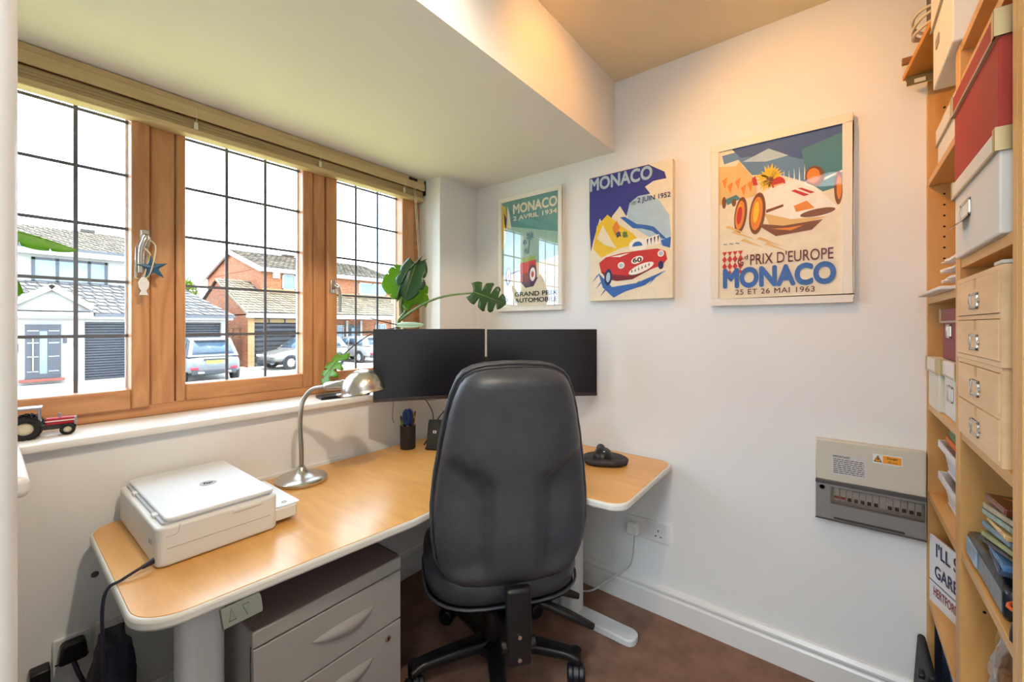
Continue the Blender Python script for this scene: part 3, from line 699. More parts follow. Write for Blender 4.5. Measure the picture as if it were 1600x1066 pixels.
p = MB(); p.prism(fillet([(-.026, -.024, .008), (.026, -.024, .008), (.022, .028, .01), (-.022, .028, .01)], 4), .013, .050, f=fb(-.735, .352)); p.build('plug_body', white, wp, bevel=.006)
p = MB(); p.tube(bez([(-.735, Y1 - .035, .335), (-.735, Y1 - .04, .28), (-.748, Y1 - .036, .20), (-.79, Y1 - .032, .135), (-.86, Y1 - .04, .07), (-.93, Y1 - .07, .012), (-1.02, Y1 - .10, .006), (-1.1, Y1 - .1, .006)], 40), .0042, 8); p.build('lead', white, wp)
# ------------------------------------------------------------------ office chair
lea = M('chair_leather', (60, 62, 68), .36, var=.12, vscale=22, bump=.12, bscale=260, spec=.5)
leag = M('chair_cushion_leather', (66, 67, 73), .40, var=.1, vscale=18, bump=.12, bscale=240)
chair = thing('office_chair', 'black high-back leather office chair facing the desk corner', 'chair', (-.988, 1.161, 0), R(52))
# local +y is the direction the sitter faces
def interp(tab, z):
    for (z0, a), (z1, b) in zip(tab, tab[1:]):
        if z <= z1: t = (z - z0) / (z1 - z0); t = t * t * (3 - 2 * t) * .35 + t * .65; return a + (b - a) * t
    return tab[-1][1]
BWt = [(.460, .02), (.467, .110), (.480, .155), (.505, .190), (.555, .212), (.64, .222), (.72, .223), (.80, .216), (.90, .202), (.98, .189), (1.04, .175), (1.085, .159), (1.108, .143), (1.124, .116), (1.132, .08), (1.136, .02)]
BDt = [(.49, -.235), (.62, -.250), (.75, -.247), (.95, -.263), (1.15, -.29)]
def ss(a, b, x): t = max(0, min(1, (x - a) / (b - a))); return t * t * (3 - 2 * t)
def back_surface(zs, wk, thick, sign, off, zsh=0.0, relief=False, nc=30):
    rows = []
    for z in zs:
        w_ = interp(BWt, z) * wk * 1.065; row = []
        for j in range(nc + 1):
            q = math.sin(math.pi / 2 * (-1 + 2 * j / nc)); x = w_ * q
            dome = (max(0, 1 - abs(q) ** 3.2)) ** .55
            zz = ss(.457, .53, z) * (1 - ss(1.085, 1.139, z)) ; zz = .25 + .75 * zz if 0 else zz
            dep = thick * dome * (zz ** .5)
            if relief:
                lim = .085 + .16 * ss(.78, .93, z)                       # central spine that flares out into the headrest
                dep -= .030 * ss(lim - .012, lim + .010, abs(x)) * ss(.49, .55, z) * (1 - ss(.95, 1.0, z)) * dome
                dep += .006 * (1 - ss(.0, lim, abs(x))) * ss(.55, .7, z)
            row.append((x, interp(BDt, z) + off + sign * dep, z + zsh))
        rows.append(row)
    return rows
zs = sorted(set([.460, .463, .467, .473, .480, .49, .505, .52, .54] + [.56 + .02 * i for i in range(27)] + [1.09, 1.1, 1.108, 1.116, 1.124, 1.128, 1.132, 1.1345, 1.136]))
b = MB(); b.grid(back_surface(zs, 1, .060, -1, 0, 0, True)); b.grid(back_surface(zs, 1, .018, 1, 0))
b.build('back_shell', lea, chair, local=True, smooth=80)
b = MB(); b.grid(back_surface(zs, 1.03, .028, -1, .044, .018)); b.grid(back_surface(zs, 1.03, .055, 1, .044, .018))
b.build('back_cushion', leag, chair, local=True, smooth=80)
pp = [Vector(r[0]) for r in back_surface(zs, 1.035, 0, 1, .016, .010)]; pq = [Vector(r[-1]) for r in back_surface(zs, 1.035, 0, 1, .016, .010)]
MB().tube(pp + pq[::-1], .005, 6, closed=True).build('piping', lea, chair, local=True, smooth=80)
# seat
def seat_rows(k, z0, z1, crown):
    out = []; N = 36
    prof = [(0.0, z0), (.90, z0), (.97, z0 + .012), (1.0, (z0 + z1) / 2), (.985, z1 - .014), (.93, z1), (.6, z1 + crown * .6), (.3, z1 + crown), (.0, z1 + crown)]
    for r_, z in prof:
        row = []
        for i in range(N):
            a = 2 * math.pi * i / N; c_, s2 = math.cos(a), math.sin(a)
            x = .262 * k * math.copysign(abs(c_) ** .62, c_) * r_; y = .245 * k * math.copysign(abs(s2) ** .62, s2) * r_ - .005
            row.append((x, y, z + .045 * max(0, abs(x) - .15) * r_ - (.02 * max(0, y - .15) / .1 if z > .43 else 0)))
        out.append(row)
    return out
b = MB(); b.grid(seat_rows(1, .398, .490, .008), wrap=True); b.build('seat', lea, chair, local=True, smooth=80)
b = MB(); b.grid(seat_rows(.97, .372, .400, 0), wrap=True); b.build('seat_shell', black, chair, local=True, smooth=80)
b = MB(); b.tube([Vector(p) for p in seat_rows(1.0, .398, .406, 0)[3]], .0045, 6, closed=True); b.build('seat_piping', lea, chair, local=True)
# mechanism
b = MB(); b.box(-.085, .085, -.12, .12, .33, .375); mech = b.build('mechanism', black, chair, local=True, bevel=.012)
b = MB(); b.box(-.038, .038, -.332, -.300, .275, .50); b.box(-.036, .036, -.32, -.08, .285, .34); b.build('back_bracket', black, chair, local=True, bevel=.010, seg=3)
b = MB(); b.cyl((-.05, -.312, .33), (.05, -.312, .33), .017); b.build('tension_knob', black, mech, local=True)
for z in (.365, .30): MB().cyl((0, -.331, z), (0, -.337, z), .006).build('bolt', chrome, mech, local=True)
for i, (y0, z0, dx, dz, dy) in enumerate(((-.05, .352, .215, -.052, -.06), (-.12, .33, .235, -.085, -.07), (.04, .36, .16, -.01, -.04))):
    b = MB(); pts = bez([(.06, y0, z0), (.10, y0 + dy * .2, z0), (.06 + dx * .55, y0 + dy * .6, z0 + dz * .4), (.06 + dx, y0 + dy, z0 + dz)], 15)
    b.tube(pts, [.006] * 5 + [.010 + .006 * math.sin(math.pi * k / max(1, len(pts) - 6)) for k in range(len(pts) - 5)], 10)
    for q in range(len(b.v)):
        pass
    b.build('lever', black, chair, local=True)
# column and base
MB().lathe([(.046, .10), (.048, .11), (.046, .24), (.040, .245), (.038, .30), (.030, .305), (.028, .35)], (0, .03, 0), 28).build('gas_column', black, chair, local=True)
hubb = MB().lathe([(.0001, .055), (.05, .055), (.066, .07), (.066, .105), (.05, .118), (.0001, .118)], (0, .03, 0), 28, caps=False).build('base_hub', black, chair, local=True)
BA0 = R(-98); BO = Matrix.Translation((0, .03, 0))
for k in range(5):
    a = BA0 + 2 * math.pi * k / 5; m0 = BO @ Matrix.Rotation(a, 4, 'Z'); b = MB(); rows = []
    for i in range(13):
        t = i / 12; x = .04 + .27 * t; zt = .122 - .020 * t ** 2 + (0 if t < .9 else -.008 * (t - .9) * 10); th = .048 - .018 * t; hw = .034 - .010 * t + (.004 if t > .85 else 0)
        rows.append([(x, hw * math.copysign(abs(math.cos(R(q))) ** .6, math.cos(R(q))), zt - th / 2 + th / 2 * math.copysign(abs(math.sin(R(q))) ** .6, math.sin(R(q)))) for q in range(0, 360, 20)])
    b.grid(rows, wrap=True); n0 = len(rows[0]); b.f.append(tuple(range(n0))); b.m.append(0); b.f.append(tuple(range(12 * n0, 13 * n0))); b.m.append(0)
    b.cyl((.298, 0, .106), (.298, 0, .066), .020)
    b.xf(m0); leg = b.build('base_leg', black, chair, local=True, smooth=50)
    c = MB()
    for s2 in (-1, 1):
        c.lathe([(.0001, -.012), (.025, -.012), (.031, -.006), (.031, .006), (.025, .012), (.0001, .012)], (0, s2 * .019, .031), 24, caps=False, axis='y')
    c.cyl((0, -.02, .031), (0, .02, .031), .006)
    hood = []
    for i in range(9):
        q = R(-10 + 200 * i / 8); hood.append((.036 * math.cos(q), .036 * math.sin(q) + .031))
    c.prism(hood, -.008, .008, f=lambda p, q, r_: (p, r_, q)); c.cyl((.012, 0, .055), (.012, 0, .075), .010)
    c.xf(m0 @ Matrix.Translation((.298 - .012, 0, 0)) @ Matrix.Translation((.012, 0, 0)) @ Matrix.Rotation(R(35 + 60 * k), 4, 'Z') @ Matrix.Translation((-.012, 0, 0)))
    c.build('castor', M('castor_black', (24, 24, 32), .4, var=.05), leg, local=True)

# ------------------------------------------------------------------ ceiling spot bar (above the picture edge)
sb = thing('ceiling_spotlight_bar', 'chrome ceiling spotlight bar with four heads', 'ceiling light', (-.37, .8, H - .02))
MB().box(-.41, -.33, .25, 1.28, H - .02, H).build('bar', chrome, sb, bevel=.004)
for (l, a, p, c, sz) in SPOTS:
    L = Vector(l); d_ = (Vector(a) - L).normalized()
    m_ = MB(); m_.tube([L - d_ * .055, L - d_ * .05, L - d_ * .006], [.018, .030, .032], 18); m_.tube([L - d_ * .05, (l[0], l[1], H - .018)], .006, 8)
    m_.build('spot_head', chrome, sb)
for n_, (x, y, r_, z, lab) in {'ceiling_lamp': (-.05, -.35, .19, H, 'added round white fill lamp on the ceiling behind the camera'), 'hall_fill_lamp': (-.05, -1.5, .26, H, 'added round white fill lamp on the hall ceiling')}.items():  # housings for the two added fill lights
    t = thing('ceiling_lamp', lab, 'ceiling light', (x, y, z - .02))
    MB().lathe([(.0001, z - .018), (r_, z - .018), (r_, z), (.0001, z)], (x, y, 0), 32, caps=False).build('housing', white, t)
# ------------------------------------------------------------------ posters
def C(name, rgb): return M('print_' + name, rgb, .55, var=.05, vscale=30)
class Art:
    """flat print: polygons given in picture coordinates (0..1 across, 0..1 down)"""
    def __init__(s, x0, x1, z0, z1, y): s.r = (x0, x1, z0, z1, y); s.mb = MB(); s.mats = []; s.k = 0
    def p(s, a, b): x0, x1, z0, z1, y = s.r; return (x0 + (x1 - x0) * a, y - .00005 * s.k, z1 - (z1 - z0) * b)
    def mi(s, m):
        if m not in s.mats: s.mats.append(m)
        return s.mats.index(m)
    def poly(s, m, pts): s.k += 1; s.mb.poly([s.p(a, b) for a, b in pts], s.mi(m))
    def ell(s, m, cx, cy, rx, ry, a0=0, a1=360, rot=0, n=24):
        c_, s_ = math.cos(R(rot)), math.sin(R(rot)); pts = []
        for i in range(n if a1 - a0 >= 360 else n + 1):
            a = R(a0 + (a1 - a0) * i / n); x, y = rx * math.cos(a), ry * math.sin(a); pts.append((cx + x * c_ - y * s_, cy + x * s_ + y * c_))
        s.poly(m, pts)
    def spray(s, m, cx, cy, n, r0, r1, w_, a0=0, a1=360, asp=.7):
        s.k += 1; i = s.mi(m)
        for q in range(n):
            a = R(a0 + (a1 - a0) * (q + random.uniform(-.25, .25)) / n); rr = r1 * random.uniform(.75, 1.05); d = w_ * random.uniform(.7, 1.2)
            ca, sa = math.cos(a), math.sin(a)
            s.mb.poly([s.p(cx + ca * r0 - sa * d * .3, cy + (sa * r0 + ca * d * .3) * asp), s.p(cx + ca * rr * .6 - sa * d, cy + (sa * rr * .6 + ca * d) * asp), s.p(cx + ca * rr, cy + sa * rr * asp), s.p(cx + ca * rr * .6 + sa * d, cy + (sa * rr * .6 - ca * d) * asp)], i)
    def strokes(s, m, pts, w_, dx, dy):
        s.k += 1; i = s.mi(m)
        for (a, b) in pts: s.mb.poly([s.p(a, b), s.p(a + w_, b - w_ * .4), s.p(a + dx, b + dy)], i)
    def txt(s, m, t, a0, a1, b0, b1, bold=.0, skew=0.0, sp=1.0, shear=0):
        s.k += 1; f = lambda a, b: s.p(a, b)
        lettering(s.mb, t, a0, a1, b1, b0, f, bold, s.mi(m), sp, shear, -skew, (0, -1, 0)); s.k += 4 if bold else 0
    def build(s, parent): return s.mb.build('print', s.mats, parent, smooth=0)
cr = C('cream', (236, 224, 196)); teal = C('teal', (86, 150, 146)); teal2 = C('pale_teal', (150, 186, 170)); redp = C('red', (200, 44, 40)); dred = C('dark_red', (120, 24, 30))
violet = C('violet', (86, 52, 92)); ye = C('yellow', (236, 196, 40)); org = C('orange', (228, 134, 40)); navyp = C('navy', (34, 44, 96)); indigo = C('indigo', (54, 58, 138))
blu = C('blue', (52, 104, 178)); pblu = C('pale_blue', (176, 200, 212)); sky = C('sky_blue', (92, 134, 172)); dsky = C('deep_blue', (62, 92, 142)); blk = C('black', (32, 28, 30)); grn = C('green', (148, 182, 90))
sea = C('sea_teal', (70, 128, 140)); tan = C('tan', (226, 186, 120)); brn = C('brown', (126, 72, 36)); wh = C('white', (244, 240, 228)); maroon = C('maroon', (110, 40, 44))
fwhite = M('frame_white', (234, 228, 214), .45, var=.01)
pglass = glass('picture_glass', refl=.05)
pglass2 = glass('picture_glass_low', refl=.004)
def framed(label, x0, x1, z0, z1, bw, glassm):
    t = thing('framed_poster', label, 'poster', ((x0 + x1) / 2, Y1, z0))
    f = MB(); yb, yf = Y1 - .001, Y1 - .026
    for (a, b, c, d_) in ((x0, x1, z0, z0 + bw), (x0, x1, z1 - bw, z1), (x0, x0 + bw, z0 + bw, z1 - bw), (x1 - bw, x1, z0 + bw, z1 - bw)): f.box(a, b, yf, yb, c, d_)
    f.build('frame', fwhite, t, bevel=.002)
    MB().box(x0 + bw * .5, x1 - bw * .5, Y1 - .018, Y1 - .002, z0 + bw * .5, z1 - bw * .5).build('backing', cr, t)
    MB().box(x0 + bw * .9, x1 - bw * .9, Y1 - .0236, Y1 - .0222, z0 + bw * .9, z1 - bw * .9).build('glazing', glassm, t)
    return t
# poster 1: teal
t = framed('small white framed teal motor racing poster with glass reflections, nearest the window', -1.533, -1.108, 1.340, 1.978, .026, pglass)
a = Art(-1.509, -1.132, 1.364, 1.954, Y1 - .0183)
a.poly(teal2, [(0, 0), (1, 0), (1, .60), (0, .74)]); a.poly(teal, [(0, 0), (1, 0), (1, .36), (.0, .22)]); a.poly(cr, [(0, .70), (1, .56), (1, 1), (0, 1)])
a.poly(ye, [(0, .02), (.07, .05), (.10, .24), (.05, .42), (.02, .46), (0, .46)]); a.poly(cr, [(.10, .04), (.14, .10), (.18, .26), (.10, .25)])
a.poly(violet, [(.04, .1), (.09, .16), (.08, .30), (.05, .2)])
a.spray(sea, .52, .36, 11, .0, .09, .012); a.poly(sea, [(.51, .36), (.53, .36), (.50, .52), (.47, .52)]); a.spray(sea, .46, .49, 9, 0, .06, .01); a.spray(sea, .43, .41, 9, 0, .05, .01)
a.poly(grn, [(.34, .56), (.62, .54), (.60, .60), (.36, .62)])
a.poly(redp, [(.33, .60), (.62, .58), (.64, .76), (.50, .80), (.34, .77)]); a.poly(dred, [(.36, .70), (.62, .68), (.60, .78), (.40, .80)]); a.poly(violet, [(.36, .78), (.66, .74), (.58, .82), (.44, .83)])
for cx, rx in ((.12, .05), (.56, .075)):
    a.ell(violet, cx, .71, rx, .088, rot=6); a.ell(wh, cx + .005, .71, rx * .66, .062, rot=6); a.ell(redp, cx + .005, .71, rx * .3, .028, rot=6)
a.poly(violet, [(.16, .68), (.36, .655), (.36, .67), (.16, .70)]); a.strokes(violet, [(.02, .80), (.1, .83), (.5, .86), (.62, .82), (.7, .79), (.3, .82)], .03, .16, -.07)
a.txt(cr, 'MONACO', .22, .97, .045, .13, bold=.035, skew=-.0); a.txt(cr, '2 AVRIL 1934', .22, .97, .155, .195, bold=.02)
a.txt(blk, '6', .04, .12, .885, .95, bold=.01); a.txt(blk, 'ème', .125, .19, .885, .905); a.txt(blk, 'GRAND PRIX', .25, .98, .865, .905, bold=.02); a.txt(blk, 'AUTOMOBILE', .25, .98, .922, .962, bold=.02)
a.build(t)
# poster 2: canvas
cx0, cx1, cz0, cz1 = -.953, -.560, 1.377, 1.968
t = thing('canvas_poster', 'unframed canvas motor racing poster with a red car, between the two framed posters', 'poster', ((cx0 + cx1) / 2, Y1, cz0))
MB().box(cx0, cx1, Y1 - .034, Y1 - .001, cz0, cz1).build('canvas', cr, t, bevel=.002)
a = Art(cx0 + .003, cx1 - .003, cz0 + .003, cz1 - .003, Y1 - .0345)
a.poly(pblu, [(.48, .20), (.62, .17), (.86, .28), (.97, .40), (.99, .55), (.90, .62), (.70, .52), (.50, .42)])
a.poly(indigo, [(.0, .0), (.74, .0), (.92, .08), (.94, .13), (.80, .13), (.70, .16), (.76, .22), (.62, .22), (.52, .26), (.48, .36), (.40, .27), (.30, .34), (.24, .46), (.14, .34), (.05, .52), (.02, .60), (0, .40)])
a.poly(ye, [(.05, .58), (.10, .40), (.24, .32), (.40, .42), (.56, .50), (.66, .58), (.40, .60), (.16, .66)])
a.poly(cr, [(.10, .50), (.18, .40), (.30, .54), (.36, .60), (.20, .56)])
a.strokes(org, [(.04, .55), (.05, .59), (.07, .62), (.10, .64), (.14, .66), (.08, .57), (.18, .63), (.24, .62)], .035, .16, -.07)
a.poly(blu, [(.40, .36), (.46, .36), (.60, .43), (.72, .45), (.80, .47), (.94, .57), (.90, .57), (.78, .50), (.66, .47), (.56, .46)])
a.poly(org, [(.30, .43), (.36, .38), (.40, .44), (.34, .50)]); a.spray(navyp, .38, .49, 9, 0, .045, .008); a.spray(grn, .46, .50, 12, 0, .05, .012)
a.ell(wh, .62, .59, .11, .05); a.ell(blu, .61, .60, .06, .035, 180, 360); a.poly(wh, [(.70, .55), (.86, .53), (.88, .60), (.72, .61)])
a.strokes(navyp, [(.72, .56), (.76, .555), (.80, .55), (.84, .545)], .02, .012, .05)
a.poly(blu, [(.88, .58), (.99, .56), (.98, .64), (.90, .62)])
a.poly(blu, [(.12, .78), (.30, .90), (.60, .88), (.94, .80), (.70, .90), (.46, .94), (.32, .985), (.18, .90)])
a.strokes(blu, [(.10, .80), (.14, .86), (.2, .92), (.5, .90), (.6, .88), (.7, .87), (.8, .85), (.4, .92)], .05, -.06, .055)
a.poly(redp, [(.13, .70), (.22, .66), (.42, .64), (.62, .635), (.84, .635), (.93, .66), (.95, .72), (.90, .76), (.74, .79), (.55, .83), (.40, .845), (.26, .83), (.16, .78)])
a.poly(dred, [(.16, .77), (.30, .80), (.50, .82), (.78, .78), (.55, .85), (.36, .855), (.22, .83)]); a.poly(wh, [(.28, .66), (.52, .645), (.40, .67)])
a.ell(navyp, .25, .82, .05, .065, rot=10); a.ell(pblu, .25, .82, .026, .040, rot=10); a.ell(navyp, .88, .76, .03, .03)
a.ell(wh, .415, .735, .042, .026); a.ell(pblu, .415, .735, .028, .017); a.ell(wh, .88, .675, .036, .024); a.ell(pblu, .88, .675, .024, .016)
a.ell(wh, .61, .705, .072, .028, rot=-8); a.txt(blk, '60', .56, .66, .688, .722, bold=.03)
a.ell(wh, .655, .772, .15, .032, rot=-12); a.strokes(blk, [(.54, .80), (.58, .795), (.62, .787), (.66, .778), (.70, .77), (.74, .76)], .016, .006, -.03)
a.txt(pblu, 'MONACO', .015, .78, .012, .108, bold=.035, skew=0.0); a.txt(navyp, '1er', .54, .60, .245, .28); a.txt(navyp, '2 JUIN 1952', .615, .985, .235, .282, bold=.015)
a.build(t)
# poster 3
t = framed('large white framed motor racing poster with blue lettering, nearest the bookcase', -.413, .031, 1.338, 1.980, .029, pglass2)
a = Art(-.385, .003, 1.366, 1.952, Y1 - .0183)
a.poly(cr, [(0, 0), (1, 0), (1, 1), (0, 1)])
a.poly(sky, [(.03, .03), (1, 0), (1, .34), (.72, .30), (.50, .22), (.30, .20), (.18, .08), (.05, .09)]); a.poly(dsky, [(.12, 0), (1, 0), (1, .12), (.7, .16), (.5, .09), (.2, .07)])
a.poly(sea, [(.70, .10), (1, .05), (1, .36), (.86, .38), (.74, .30)]); a.poly(pblu, [(.22, .10), (.44, .05), (.60, .12), (.42, .13)])
a.poly(tan, [(0, .10), (.08, .11), (.16, .12), (.19, .09), (.22, .13), (.28, .18), (.34, .26), (.34, .34), (0, .36)]); a.strokes(org, [(.03, .2), (.08, .24), (.15, .22), (.2, .27), (.26, .25)], .05, .03, .06)
a.spray(ye, .45, .24, 22, 0, .13, .014); a.spray(brn, .45, .26, 8, 0, .06, .010)
a.strokes(wh, [(.56, .30), (.60, .31), (.64, .30), (.68, .30), (.72, .29)], .012, .004, -.10)
a.poly(wh, [(.86, .30), (1, .27), (1, .28), (.86, .315)])
a.poly(sea, [(.06, .33), (.16, .31), (.20, .34), (.08, .37)]); a.ell(brn, .05, .35, .02, .04); a.ell(brn, .14, .36, .02, .025)
a.ell(brn, .80, .28, .075, .062, rot=20); a.ell(org, .79, .275, .05, .045, rot=20); a.ell(brn, .97, .37, .03, .10); a.ell(org, .975, .37, .018, .07)
a.poly(wh, [(.40, .33), (.52, .27), (.66, .28), (.80, .34), (.93, .45), (.97, .49), (.88, .53), (.66, .54), (.44, .52), (.36, .46), (.34, .38)])
a.poly(tan, [(.40, .46), (.62, .52), (.90, .53), (.70, .56), (.46, .56)]); a.poly(org, [(.64, .44), (.74, .42), (.80, .47), (.66, .48)]); a.ell(brn, .82, .50, .13, .022, rot=-3)
a.poly(redp, [(.62, .345), (.65, .34), (.76, .385), (.72, .39)]); a.poly(redp, [(.67, .335), (.70, .335), (.80, .375), (.77, .38)])
a.ell(redp, .52, .285, .055, .042); a.poly(tan, [(.48, .29), (.56, .285), (.57, .30), (.49, .315)]); a.ell(wh, .55, .32, .11, .026, rot=-6)
a.poly(brn, [(.42, .44), (.56, .42), (.56, .435), (.42, .46)]); a.poly(brn, [(.34, .52), (.56, .555), (.86, .545), (.78, .60), (.5, .615), (.40, .56)]); a.poly(org, [(.46, .565), (.60, .57), (.72, .565), (.62, .59)])
for cx, cy, rx, ry in ((.20, .45, .055, .12), (.345, .455, .068, .135)):
    a.ell(brn, cx, cy, rx, ry, rot=10); a.ell(org, cx - .005, cy, rx * .72, ry * .8, rot=10); a.ell(ye, cx - .01, cy - .01, rx * .35, ry * .5, rot=10)
a.ell(redp, .19, .45, .022, .06, rot=10); a.poly(redp, [(.30, .22), (.33, .21), (.35, .27), (.31, .27)])
a.strokes(tan, [(.06, .52), (.12, .56), (.2, .62), (.4, .66), (.34, .62)], .03, .2, .06)
a.txt(sky, '~ ~ ~', .045, .19, .628, .640)
for i in range(4):
    for j in range(4):
        if (i + j) % 1 == 0:
            cx, cy = .055 + .048 * i, .69 + .047 * j; a.poly(redp, [(cx, cy - (.026 if j else 0)), (cx + .022, cy), (cx, cy + (.024 if j < 3 else 0)), (cx - .022, cy)] if 0 < j < 3 else ([(cx - .022, cy - .005), (cx + .022, cy - .005), (cx, cy + .024)] if j == 0 else [(cx - .022, cy), (cx + .022, cy), (cx, cy - .024)]))
a.txt(maroon, 'G', .175, .225, .735, .785, bold=.01); a.txt(maroon, 'd', .235, .265, .715, .745, bold=.01); a.txt(maroon, "PRIX D'EUROPE", .285, .935, .715, .785, bold=.008)
a.txt(blu, 'MONACO', .05, .945, .805, .925, bold=.05); a.txt(maroon, '25 ET 26 MAI 1963', .155, .80, .942, .975, bold=.01, sp=1.1)
a.build(t)

# ------------------------------------------------------------------ consumer unit
cu = thing('fuse_box', 'cream and grey wall fuse box beside the bookcase', 'fuse box', (.07, Y1, .595))
UX0, UX1, UZ0, UZ1, UZM = -.071, .2065, .595, .8665, .727
uf = Y1 - .035
beige = M('fusebox_beige', (206, 200, 182), .45, var=.01)
smoke_g = M('fusebox_grey', (134, 131, 130), .4, var=.02)
MB().box(UX0, UX1, uf, Y1 - .001, UZM, UZ1).build('upper_cover', beige, cu, bevel=.004)
lb = MB(); yw = uf + .012
wx0, wx1, wz0, wz1 = UX0 + .042, UX1 - .004, .650, .706
lb.box(UX0, wx0, uf, Y1 - .001, UZ0, UZM - .001); lb.box(wx1, UX1, uf, Y1 - .001, UZ0, UZM - .001); lb.box(wx0, wx1, uf, Y1 - .001, UZ0, wz0); lb.box(wx0, wx1, uf, Y1 - .001, wz1, UZM - .001)
lb.build('lower_housing', smoke_g, cu, bevel=.001)
MB().box(UX0 - .001, UX1, uf - .003, uf, UZM - .012, UZM - .001).build('flap_hinge', M('fusebox_dark', (78, 74, 74), .35, var=0), cu, bevel=.001)
modm = M('breaker_grey', (196, 194, 188), .5, var=.02)
MB().box(wx0, wx1, Y1 - .014, Y1 - .002, wz0, wz1).build('recess_back', M('recess_cream', (176, 168, 150), .6, var=0), cu)
nmod = 13; mw = (wx1 - wx0 - .012) / nmod
for i in range(nmod):
    x = wx0 + .008 + i * mw
    mo = MB().box(x, x + mw - .0012, Y1 - .026, Y1 - .013, wz0 + .012, wz1 - .002).build('breaker', modm, cu, bevel=.001)
    if i in (0, 1): MB().box(x + .001, x + mw - .002, Y1 - .031, Y1 - .025, wz0 + .020, wz0 + .027).build('toggle', M('switch_red', (150, 60, 44), .4, var=0), mo)
    elif i not in (7,): MB().box(x + .003, x + mw - .004, Y1 - .032, Y1 - .025, wz0 + .016, wz0 + .027).build('toggle', black, mo, bevel=.001)
MB().box(wx0 - .002, wx1 + .002, uf - .0005, uf + .001, wz0 - .002, wz1 + .002).build('smoked_window', glass('smoked_plastic', refl=.04, rough=.08, tcol=(.85, .84, .83)), cu)
MB().box(UX0 - .001, UX1, uf - .004, uf, UZ0 - .003, UZ0 + .002).build('lower_edge', M('fusebox_dark', (78, 74, 74), .35), cu, bevel=.001)
MB().box(UX0 + .05, UX1 - .05, uf - .005, uf - .0005, UZ0 + .006, UZ0 + .012).build('flap_grip', M('fusebox_grip', (60, 56, 56), .4, var=0), cu, bevel=.001)
MB().lathe([(.0001, .003), (.006, .003), (.008, 0)], (UX0 + .018, uf - .003, UZM - .025), 14, axis='y', caps=False).build('screw', M('screw_brown', (84, 66, 58), .4, .5, var=0), cu)
MB().box(UX0 + .045, UX0 + .135, uf - .0006, uf, .752, .822).build('notice_label', M('notice_grey', (206, 204, 202), .5, var=0), cu)
nl = MB(); fz = lambda a_, b_: (a_, uf - .0010, b_)
lettering(nl, 'IMPORTANT', UX0 + .048, UX0 + .093, .811, .818, fz, .02, n=(0, -1, 0))
for r_ in range(8):
    x = UX0 + .049
    while x < UX0 + .128:
        l_ = random.uniform(.006, .014); nl.box(x, min(x + l_, UX0 + .13), uf - .0011, uf - .0006, .804 - r_ * .0065, .8062 - r_ * .0065); x += l_ + .002
nl.build('notice_print', blk, cu)
MB().box(UX0 + .151, UX0 + .222, uf - .0006, uf, .812, .842).build('warning_label', white, cu)
wl = MB(); wl.box(UX0 + .176, UX0 + .220, uf - .0011, uf - .0006, .815, .839, 0); wl.poly([fz(UX0 + .153, .817), fz(UX0 + .174, .817), fz(UX0 + .1635, .838)], 1)
wl.poly([(UX0 + .156, uf - .0013, .819), (UX0 + .171, uf - .0013, .819), (UX0 + .1635, uf - .0013, .834)], 0); wl.poly([(UX0 + .161, uf - .0016, .828), (UX0 + .166, uf - .0016, .830), (UX0 + .1645, uf - .0016, .820)], 1)
lettering(wl, 'Danger', UX0 + .186, UX0 + .212, .828, .836, lambda a_, b_: (a_, uf - .0014, b_), .02, 1, n=(0, -1, 0)); lettering(wl, '400 volts', UX0 + .188, UX0 + .210, .818, .823, lambda a_, b_: (a_, uf - .0014, b_), .0, 1)
wl.build('warning_print', [M('warning_orange', (242, 160, 20), .5, var=0), blk], cu)

# ------------------------------------------------------------------ monstera plants
leafd = M('leaf_dark', (58, 100, 66), .25, var=.12, vscale=20, trans=.35)
leafl = M('leaf_light', (122, 176, 44), .38, var=.1, vscale=20, trans=.55)
stemm = M('stem_green', (104, 128, 70), .5, var=.15, vscale=40)
def leaf(base, tip, side, L=None, W=.07, lobes=5, droop=.1, fold=.15, split=.6, gap_=.16, heart=.16):
    base, tip = Vector(base), Vector(tip); d_ = tip - base; L = d_.length; d_ = d_.normalized()
    sd = Vector(side); sd = (sd - d_ * sd.dot(d_)).normalized(); nr = d_.cross(sd).normalized()
    if nr.z < 0: nr = -nr
    mb = MB()
    wf = lambda s: W * max(.02, math.sin(math.pi * min(1, (s * .86 + .14))) ** .75)
    for sg in (-1, 1):
        for i in range(lobes):
            s0, s1 = i / lobes, (i + 1) / lobes; rows = []
            for q in (0, .25, .5, .7, .85, 1):
                cut = max(0, (q - (1 - split)) / split) if 0 < i < lobes - 1 or lobes > 2 else 0
                g0 = gap_ * cut ** .6 * (s1 - s0) * (1 if i > 0 else 0); g1 = gap_ * cut ** .6 * (s1 - s0) * (1 if i < lobes - 1 else 0)
                row = []
                for k in range(5):
                    s = s0 + g0 + (s1 - s0 - g0 - g1) * k / 4
                    tipr = 1 - (.10 * (abs(k - 2) / 2) ** 2 if q == 1 else 0)
                    wq = wf(s) * q * tipr; sb_ = s + .10 * q * (1 - s) * (1 if s > .3 else 0) - heart * q * q * max(0, 1 - s * 3.2)
                    row.append(base + d_ * (sb_ * L) + sd * (sg * wq) + nr * (-droop * L * (s - .0) ** 2 + fold * wq * (1 if q < .99 else .85) - .25 * wq * q * q))
                rows.append(row)
            mb.grid(rows)
    return mb
def leafpart(plant, base, tip, side, m, W, **kw):
    o = leaf(base, tip, side, W=W, **kw).build('leaf', m, plant, smooth=60, solid=.0012)
    rib = MB(); b, t = Vector(base), Vector(tip); rib.tube([b, b.lerp(t, .5), t], [.0022, .0016, .0006], 6); rib.build('midrib', stemm, o)
    return o
